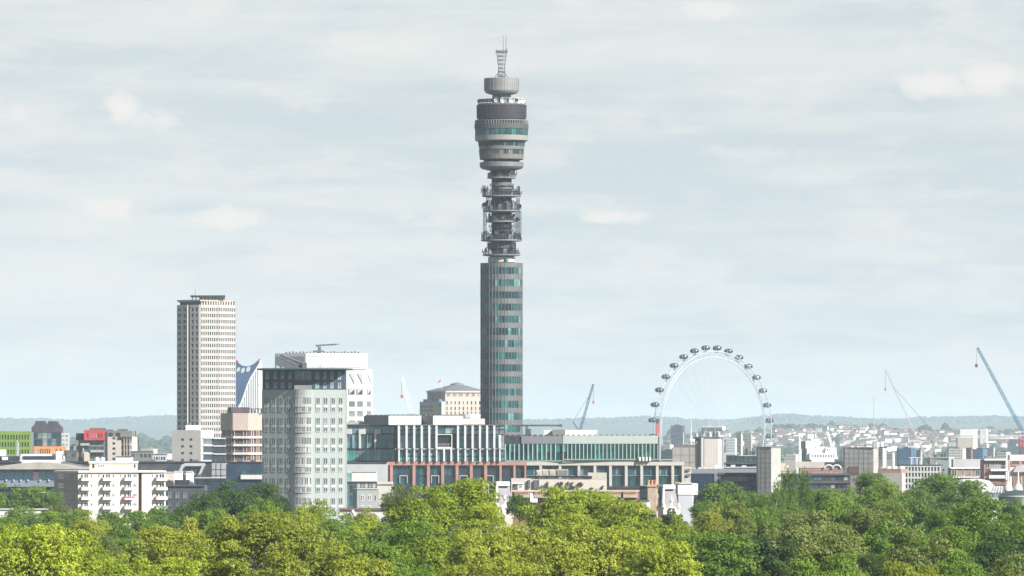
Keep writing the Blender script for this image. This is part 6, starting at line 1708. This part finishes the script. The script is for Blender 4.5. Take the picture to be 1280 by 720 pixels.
LM = dict(
 lime=leafmat('lime foliage', (.17, .245, .009), (.40, .47, .035), .25),
 olive=leafmat('olive lime foliage', (.17, .215, .012), (.39, .43, .045), .25),
 mid=leafmat('mid green foliage', (.09, .17, .012), (.23, .34, .03), .2),
 fresh=leafmat('fresh green foliage', (.09, .175, .014), (.20, .32, .03), .22),
 dark=leafmat('dark green foliage', (.03, .07, .012), (.085, .15, .022), .28),
 deep=leafmat('deep green foliage', (.06, .125, .013), (.165, .265, .028), .18),
 dull=leafmat('dull olive foliage', (.09, .13, .022), (.23, .275, .06), .2),
 gold=leafmat('gold tipped foliage', (.12, .20, .04), (.36, .38, .05), .38),
)
shapes = {}
def proto_crowns(kind, seeds, **k):
    shapes[kind] = []
    for s in seeds:
        me, C, S = crown_mesh('crown', s, **k); me.materials.append(LM['mid']); shapes[kind].append((me, C))
proto_crowns('round', [1, 2, 3, 4, 5, 6], nl=66, nleaf=64000, leaf=.0165)
proto_crowns('tuft', [11, 12, 13], nl=110, nleaf=52000, leaf=.0165)
proto_crowns('layered', [21, 22], nl=80, nleaf=50000, leaf=.0165)
proto_crowns('column', [31, 32], nl=90, nleaf=40000, leaf=.0165)
def trunk_mesh(C, seed):
    """Tapered trunk with limbs that reach up to the boughs; unit crown space below 0 is the stem."""
    rg = random.Random(seed); mb = MB()
    mb.tube((0, 0, -1.2), (.02, .01, .35), .075, 9, r1=.055)
    top = Vector((.02, .01, .35))
    for c in [C[i] for i in range(0, len(C), 4)]:
        e = Vector((c[0] * .8, c[1] * .8, c[2] * .85 + 1.0))
        s0 = Vector((0, 0, max(-.1, min(.5, e.z * .35)))); m_ = s0.lerp(e, .5) + Vector((rg.uniform(-.06, .06), rg.uniform(-.06, .06), -.05))
        mb.tube(s0, m_, .032, 6, r1=.02); mb.tube(m_, e, .02, 5, r1=.007)
    mb.tube(top, (0, .02, 1.3), .055, 7, r1=.015)
    return mb.mesh('trunk', M['wood'])
trunks = {k: [trunk_mesh(C, 5 + i) for i, (me, C) in enumerate(v)] for k, v in shapes.items()}
tn = random.Random(99)
NAMES = {'round': 'broadleaf_tree', 'tuft': 'broadleaf_tree', 'layered': 'cedar_tree', 'column': 'poplar_tree'}
def tree(cx, top, w, D, lm, label, shape='round', hr_=None):
    s = D / FP; R_ = w * s / 2 * (1.12 if shape != 'column' else 1.5)
    ztop = (EYE - top - 2.5) * s
    hh = hr_ * s / 2 if hr_ else R_ * tn.uniform(1.0, 1.2)
    total = ztop - GZ
    hh = min(hh, total / 2 * .86)
    i = tn.randrange(len(shapes[shape]))
    zb = ztop - shapes[shape][i][0]['crown_top'] * hh
    root = thing(NAMES[shape], label, 'tree', ((cx - 640) * s, D, GZ), 0, 'trees in and beyond the park')
    rz = tn.uniform(0, 6.283)
    cr = link('crown', shapes[shape][i][0], root, (0, 0, zb - GZ), rz)
    cr.scale = (R_, R_ * tn.uniform(.9, 1.1), hh)
    cr.material_slots[0].link = 'OBJECT'; cr.material_slots[0].material = LM[lm]
    tr_ = link('trunk', trunks[shape][i], root, (0, 0, zb - GZ), rz)
    need = (zb - GZ)
    tr_.scale = (R_, R_, hh)
    if need > 1.2 * hh:
        mb = MB(); mb.tube((0, 0, -.3), (0, 0, need - 1.1 * hh), R_ * .095, 9, r1=R_ * .075); mb.build('stem', M['wood'], root)
T = [
 # behind, at the left
 (8, 603, 62, 1900, 'mid', 'leftmost green tree before the dark glazed hall'),
 (40, 605, 46, 1900, 'mid', 'green tree second from left before the dark glazed hall'),
 (64, 609, 30, 1890, 'mid', 'narrow green tree against the tan end of the white flats'),
 (25, 630, 50, 1500, 'fresh', 'low fresh green tree above the lime trees at the left edge'),
 (72, 629, 42, 1420, 'dull', 'dull green tree in front of the tan brick end wall', 'tuft'),
 (98, 634, 44, 1400, 'mid', 'mid green tree at the foot of the tan brick corner'),
 (136, 636, 44, 1400, 'deep', 'dark green tree under the middle of the white flats'),
 (174, 636, 52, 1350, 'fresh', 'fresh green tree under the right half of the white flats'),
 (202, 631, 54, 1380, 'fresh', 'fresh green round tree at the right end of the white flats'),
 (236, 624, 40, 1450, 'deep', 'dark tree under the anthracite block with pale green windows'),
 (288, 599, 74, 1400, 'dark', 'large dark green tree left of the sage tower', 'round'),
 (328, 601, 56, 1420, 'dark', 'dark green tree touching the foot of the sage tower'),
 (258, 612, 50, 1380, 'dark', 'dark green tree at the left shoulder of the large dark tree'),
 (350, 618, 34, 1430, 'dark', 'small dark tree half hiding the sage tower base'),
 (262, 634, 56, 1150, 'fresh', 'bright green tree below the large dark tree'),
 (326, 620, 56, 1150, 'fresh', 'bright green tree just below the dark tree beside the sage tower'),
 (374, 630, 50, 1080, 'lime', 'lime green tree under the bowed front of the sage tower', 'tuft'),
 (394, 622, 44, 1100, 'lime', 'lime green tree with a pale peak before the sage tower', 'tuft'),
 (422, 637, 54, 1050, 'mid', 'mid green tree at the right foot of the sage tower'),
 (456, 633, 34, 1080, 'olive', 'small thin olive tree before the little sage house', 'tuft'),
 (462, 644, 62, 980, 'lime', 'lime tree between the sage house and the big central tree'),
 (486, 614, 26, 1250, 'dull', 'thin brownish tree beside the left of the big central tree', 'tuft'),
 (505, 603, 50, 1150, 'dull', 'dull brownish green tree behind the big central tree', 'tuft'),
 # centre
 (530, 606, 84, 900, 'lime', 'left half of a big central pair of lime green trees below the granite base'),
 (578, 596, 88, 930, 'lime', 'tallest central lime green tree below the pink granite base'),
 (605, 628, 52, 900, 'lime', 'lime green tree right of the tallest central tree'),
 (482, 650, 70, 820, 'deep', 'shaded dark green tree low left of the big central pair'),
 (520, 648, 80, 800, 'mid', 'shaded mid green tree low under the big central pair'),
 (556, 655, 90, 780, 'lime', 'lime green tree low under the tallest central tree'),
 (600, 660, 90, 770, 'olive', 'olive tree low between the central pair and the slate gable'),
 (655, 652, 86, 800, 'olive', 'olive lime tree in front of the white ornate gable'),
 (650, 616, 36, 1150, 'deep', 'small dark tree beside the white dormer house'),
 (700, 606, 88, 980, 'lime', 'lime green tree in front of the rooftop air units'),
 (738, 611, 84, 1000, 'lime', 'lime green tree before the chimney pot terrace'),
 (778, 621, 84, 960, 'lime', 'lime green tree just left of the tall chimney stack'),
 (742, 655, 130, 760, 'olive', 'broad olive tree at the bottom centre right'),
 (690, 668, 92, 720, 'olive', 'olive tree at the bottom edge under the rooftop air units'),
 (816, 646, 76, 880, 'lime', 'lime green tree under the ornate gables'),
 (848, 642, 62, 940, 'lime', 'bright lime tree below the stark white blind block'),
 (806, 633, 28, 1300, 'dark', 'small dark tree under the chimney house'),
 (838, 633, 44, 1300, 'dark', 'small dark tree under the ornate gables'),
 (828, 675, 100, 720, 'lime', 'lime tree at the bottom edge beneath the ornate gables'),
 # right
 (905, 600, 78, 1500, 'deep', 'wide deep green tree before the left brown brick block'),
 (880, 622, 36, 1450, 'deep', 'deep green tree right of the stark white blind block'),
 (935, 612, 42, 1430, 'deep', 'deep green tree between the wide tree and the poplars'),
 (884, 634, 50, 1000, 'gold', 'yellow tipped tree below the deep green wide tree', 'tuft'),
 (914, 624, 62, 1020, 'gold', 'tallest yellow tipped tree right of the lime trees', 'tuft'),
 (948, 632, 60, 1200, 'mid', 'mid green tree right of the yellow tipped trees'),
 (900, 662, 96, 780, 'deep', 'dark dense bushy tree at the bottom right of centre'),
 (955, 612, 34, 1400, 'deep', 'dark tree left of the poplars at the pale slab'),
 (987, 581, 25, 1300, 'deep', 'tallest slim poplar beside the dome', 'column', 150),
 (1005, 585, 21, 1310, 'deep', 'slim poplar right of the tallest poplar', 'column', 130),
 (973, 599, 18, 1290, 'deep', 'shorter slim poplar left of the tallest poplar', 'column', 110),
 (1030, 607, 60, 1450, 'mid', 'mid green tree right of the poplars under the brown block'),
 (1062, 606, 60, 1480, 'mid', 'mid green tree under the wide pale slab'),
 (1088, 587, 44, 1500, 'deep', 'pointed deep green tree before the wide pale slab'),
 (1104, 600, 56, 1450, 'mid', 'green tree right of the pointed tree'),
 (1128, 612, 40, 1460, 'deep', 'dark green tree left of the white gridded office'),
 (1172, 590, 72, 1500, 'deep', 'large deep green tree before the white gridded office'),
 (1205, 598, 60, 1490, 'deep', 'large deep green tree before the pink brick block'),
 (1148, 606, 48, 1480, 'deep', 'deep green tree at the left shoulder of the large deep green tree'),
 (1160, 622, 80, 1440, 'deep', 'low deep green tree under the large deep green tree'),
 (1012, 636, 90, 960, 'dull', 'dull olive tree right of the slim poplars'),
 (1052, 624, 84, 1050, 'fresh', 'pale green tree under the mid green trees, right of centre'),
 (1000, 655, 110, 820, 'dull', 'broad dull green tree right of the dense bushy tree'),
 (960, 668, 80, 800, 'dark', 'dark shaded tree between bushy and broad dull trees'),
 (1050, 652, 90, 820, 'dull', 'dull green tree at lower right of centre'),
 (1098, 628, 76, 1000, 'dull', 'brownish olive tree below the low concrete wall block'),
 (1125, 640, 90, 900, 'fresh', 'fresh green tree below the large deep green trees'),
 (1176, 634, 50, 1100, 'mid', 'mid green tree between the deep green and bright green trees'),
 (1150, 662, 110, 760, 'dull', 'broad dark olive tree at the lower right'),
 (1040, 690, 100, 640, 'mid', 'mid green tree at the bottom edge right of centre'),
 (1090, 690, 60, 700, 'dark', 'dark green tree at the bottom edge under the broad olive tree'),
 (1226, 619, 84, 1000, 'fresh', 'bright green tree under the white curved roof'),
 (1270, 620, 46, 1500, 'deep', 'dark green tree at the right edge below the dark dome'),
 (1262, 640, 70, 960, 'fresh', 'fresh green tree at the right edge'),
 (1200, 655, 80, 860, 'mid', 'mid green tree below the bright green tree at right'),
 (1245, 662, 84, 800, 'dark', 'dark dense tree near the lower right corner'),
 (1270, 690, 90, 640, 'dull', 'flat layered cedar in the lower right corner', 'layered'),
 (1200, 686, 80, 680, 'fresh', 'bright green tree at the bottom edge left of the corner cedar'),
 (1130, 700, 90, 620, 'olive', 'low lime olive tree at the bottom edge near the right'),
 # foreground left
 (38, 654, 124, 680, 'lime', 'big lime green tree in the lower left corner'),
 (88, 660, 90, 690, 'lime', 'lime green tree right of the lower left corner tree'),
 (-20, 650, 100, 700, 'lime', 'lime green tree cut by the left edge'),
 (112, 645, 52, 1000, 'olive', 'olive tree under the white flats'),
 (128, 664, 56, 900, 'dull', 'dull dark tree in the gap between the left lime trees', 'tuft'),
 (153, 655, 44, 980, 'deep', 'dark green tree in the gap below the white flats'),
 (160, 690, 80, 650, 'lime', 'lime tree at the bottom edge left of centre'),
 (204, 655, 86, 800, 'olive', 'olive lime tree below the fresh green round tree'),
 (240, 645, 90, 830, 'olive', 'olive lime tree below the large dark tree'),
 (296, 642, 84, 800, 'olive', 'olive lime tree rising toward the sage tower'),
 (338, 634, 90, 800, 'olive', 'tallest foreground olive lime tree below the sage tower'),
 (378, 652, 90, 780, 'olive', 'olive lime tree on the right slope of the foreground mound'),
 (418, 672, 84, 740, 'olive', 'olive lime tree low on the foreground mound'),
 (270, 676, 130, 640, 'olive', 'broad olive tree at the bottom edge'),
 (215, 695, 90, 600, 'lime', 'lime tree at the bottom edge left of the broad olive tree'),
 (350, 690, 110, 620, 'olive', 'olive tree at the bottom edge under the sage tower'),
 (455, 692, 96, 610, 'olive', 'yellowish olive tree at the bottom edge left of the central pair'),
 (520, 703, 80, 600, 'fresh', 'low fresh green tree at the bottom edge under the central pair'),
 (590, 690, 90, 640, 'olive', 'olive tree at the bottom edge under the tallest central tree'),
 (640, 696, 90, 620, 'olive', 'low olive tree at the bottom centre'),

 # seen through the gaps
 (563, 662, 60, 1120, 'mid', 'mid green tree deep in the shade between the low central lime trees'),
 (550, 605, 46, 1000, 'mid', 'mid green tree in the notch between the two central lime crowns'),
 (166, 670, 66, 950, 'fresh', 'fresh green tree low in the gap under the right half of the white flats'),
 (143, 650, 60, 1150, 'deep', 'dark green tree in the gap right below the middle of the white flats'),
 (118, 656, 46, 1050, 'mid', 'mid green tree in the gap below the left balconies of the white flats'),
 (494, 636, 46, 1180, 'deep', 'dark green tree left of the granite corner pillar'),
 (682, 626, 48, 1020, 'lime', 'lime tree between the white ornate gable and the rooftop air units'),
 (720, 640, 70, 900, 'lime', 'lime tree directly below the cream flat-roofed service building'),
 (400, 668, 80, 900, 'mid', 'mid green tree in the dip right of the foreground mound'),
 (440, 662, 70, 950, 'mid', 'mid green tree in the dip under the thin olive tree'),
 (130, 690, 70, 700, 'lime', 'lime tree at the bottom edge under the left gap'),
 (475, 676, 80, 720, 'mid', 'mid green tree low in the dip left of the central pair'),
 (60, 636, 40, 1200, 'mid', 'mid green tree before the long low white wall, below the dull tree'),
 (5, 642, 44, 1100, 'fresh', 'fresh green tree at the left end of the long low white wall'),
 (628, 654, 60, 860, 'lime', 'lime tree in the dip left of the white ornate gable'),
 (785, 655, 90, 850, 'lime', 'lime tree low under the chimney stack'),
 (868, 660, 60, 860, 'fresh', 'fresh green tree left of the dense bushy tree'),
 (980, 628, 50, 1250, 'deep', 'dark tree below the three slim poplars'),
]
for t in T: tree(*t)
b = Bd('garden_wall', 'long low white wall behind the lime trees at the left edge', 'wall', 30, 1600)
mb = MB(); fs = b.body(mb, [(-40, 0), (62, 0)], 636.5, 647, 4); mb.build('wall', M['white'], b.root)
mb = MB(); b.fbox(mb, fs[0], -40, 62, 635.6, 637, .01, .4); mb.build('coping', M['offwhite'], b.root); b.done()
b = Bd('street_lamp', 'thin grey lamp column before the green trees at the left', 'street lamp', 54, 1620)
mb = MB(); mb.tube((0, 0, 0), (0, 0, b.z(616)), .12, 6, r1=.07); mb.build('column', M['steel'], b.root)
mb = MB(); mb.box(-.6, .6, -.15, .15, b.z(616), b.z(615.3)); mb.build('lamp_head', M['ltgrey'], b.root); b.done()
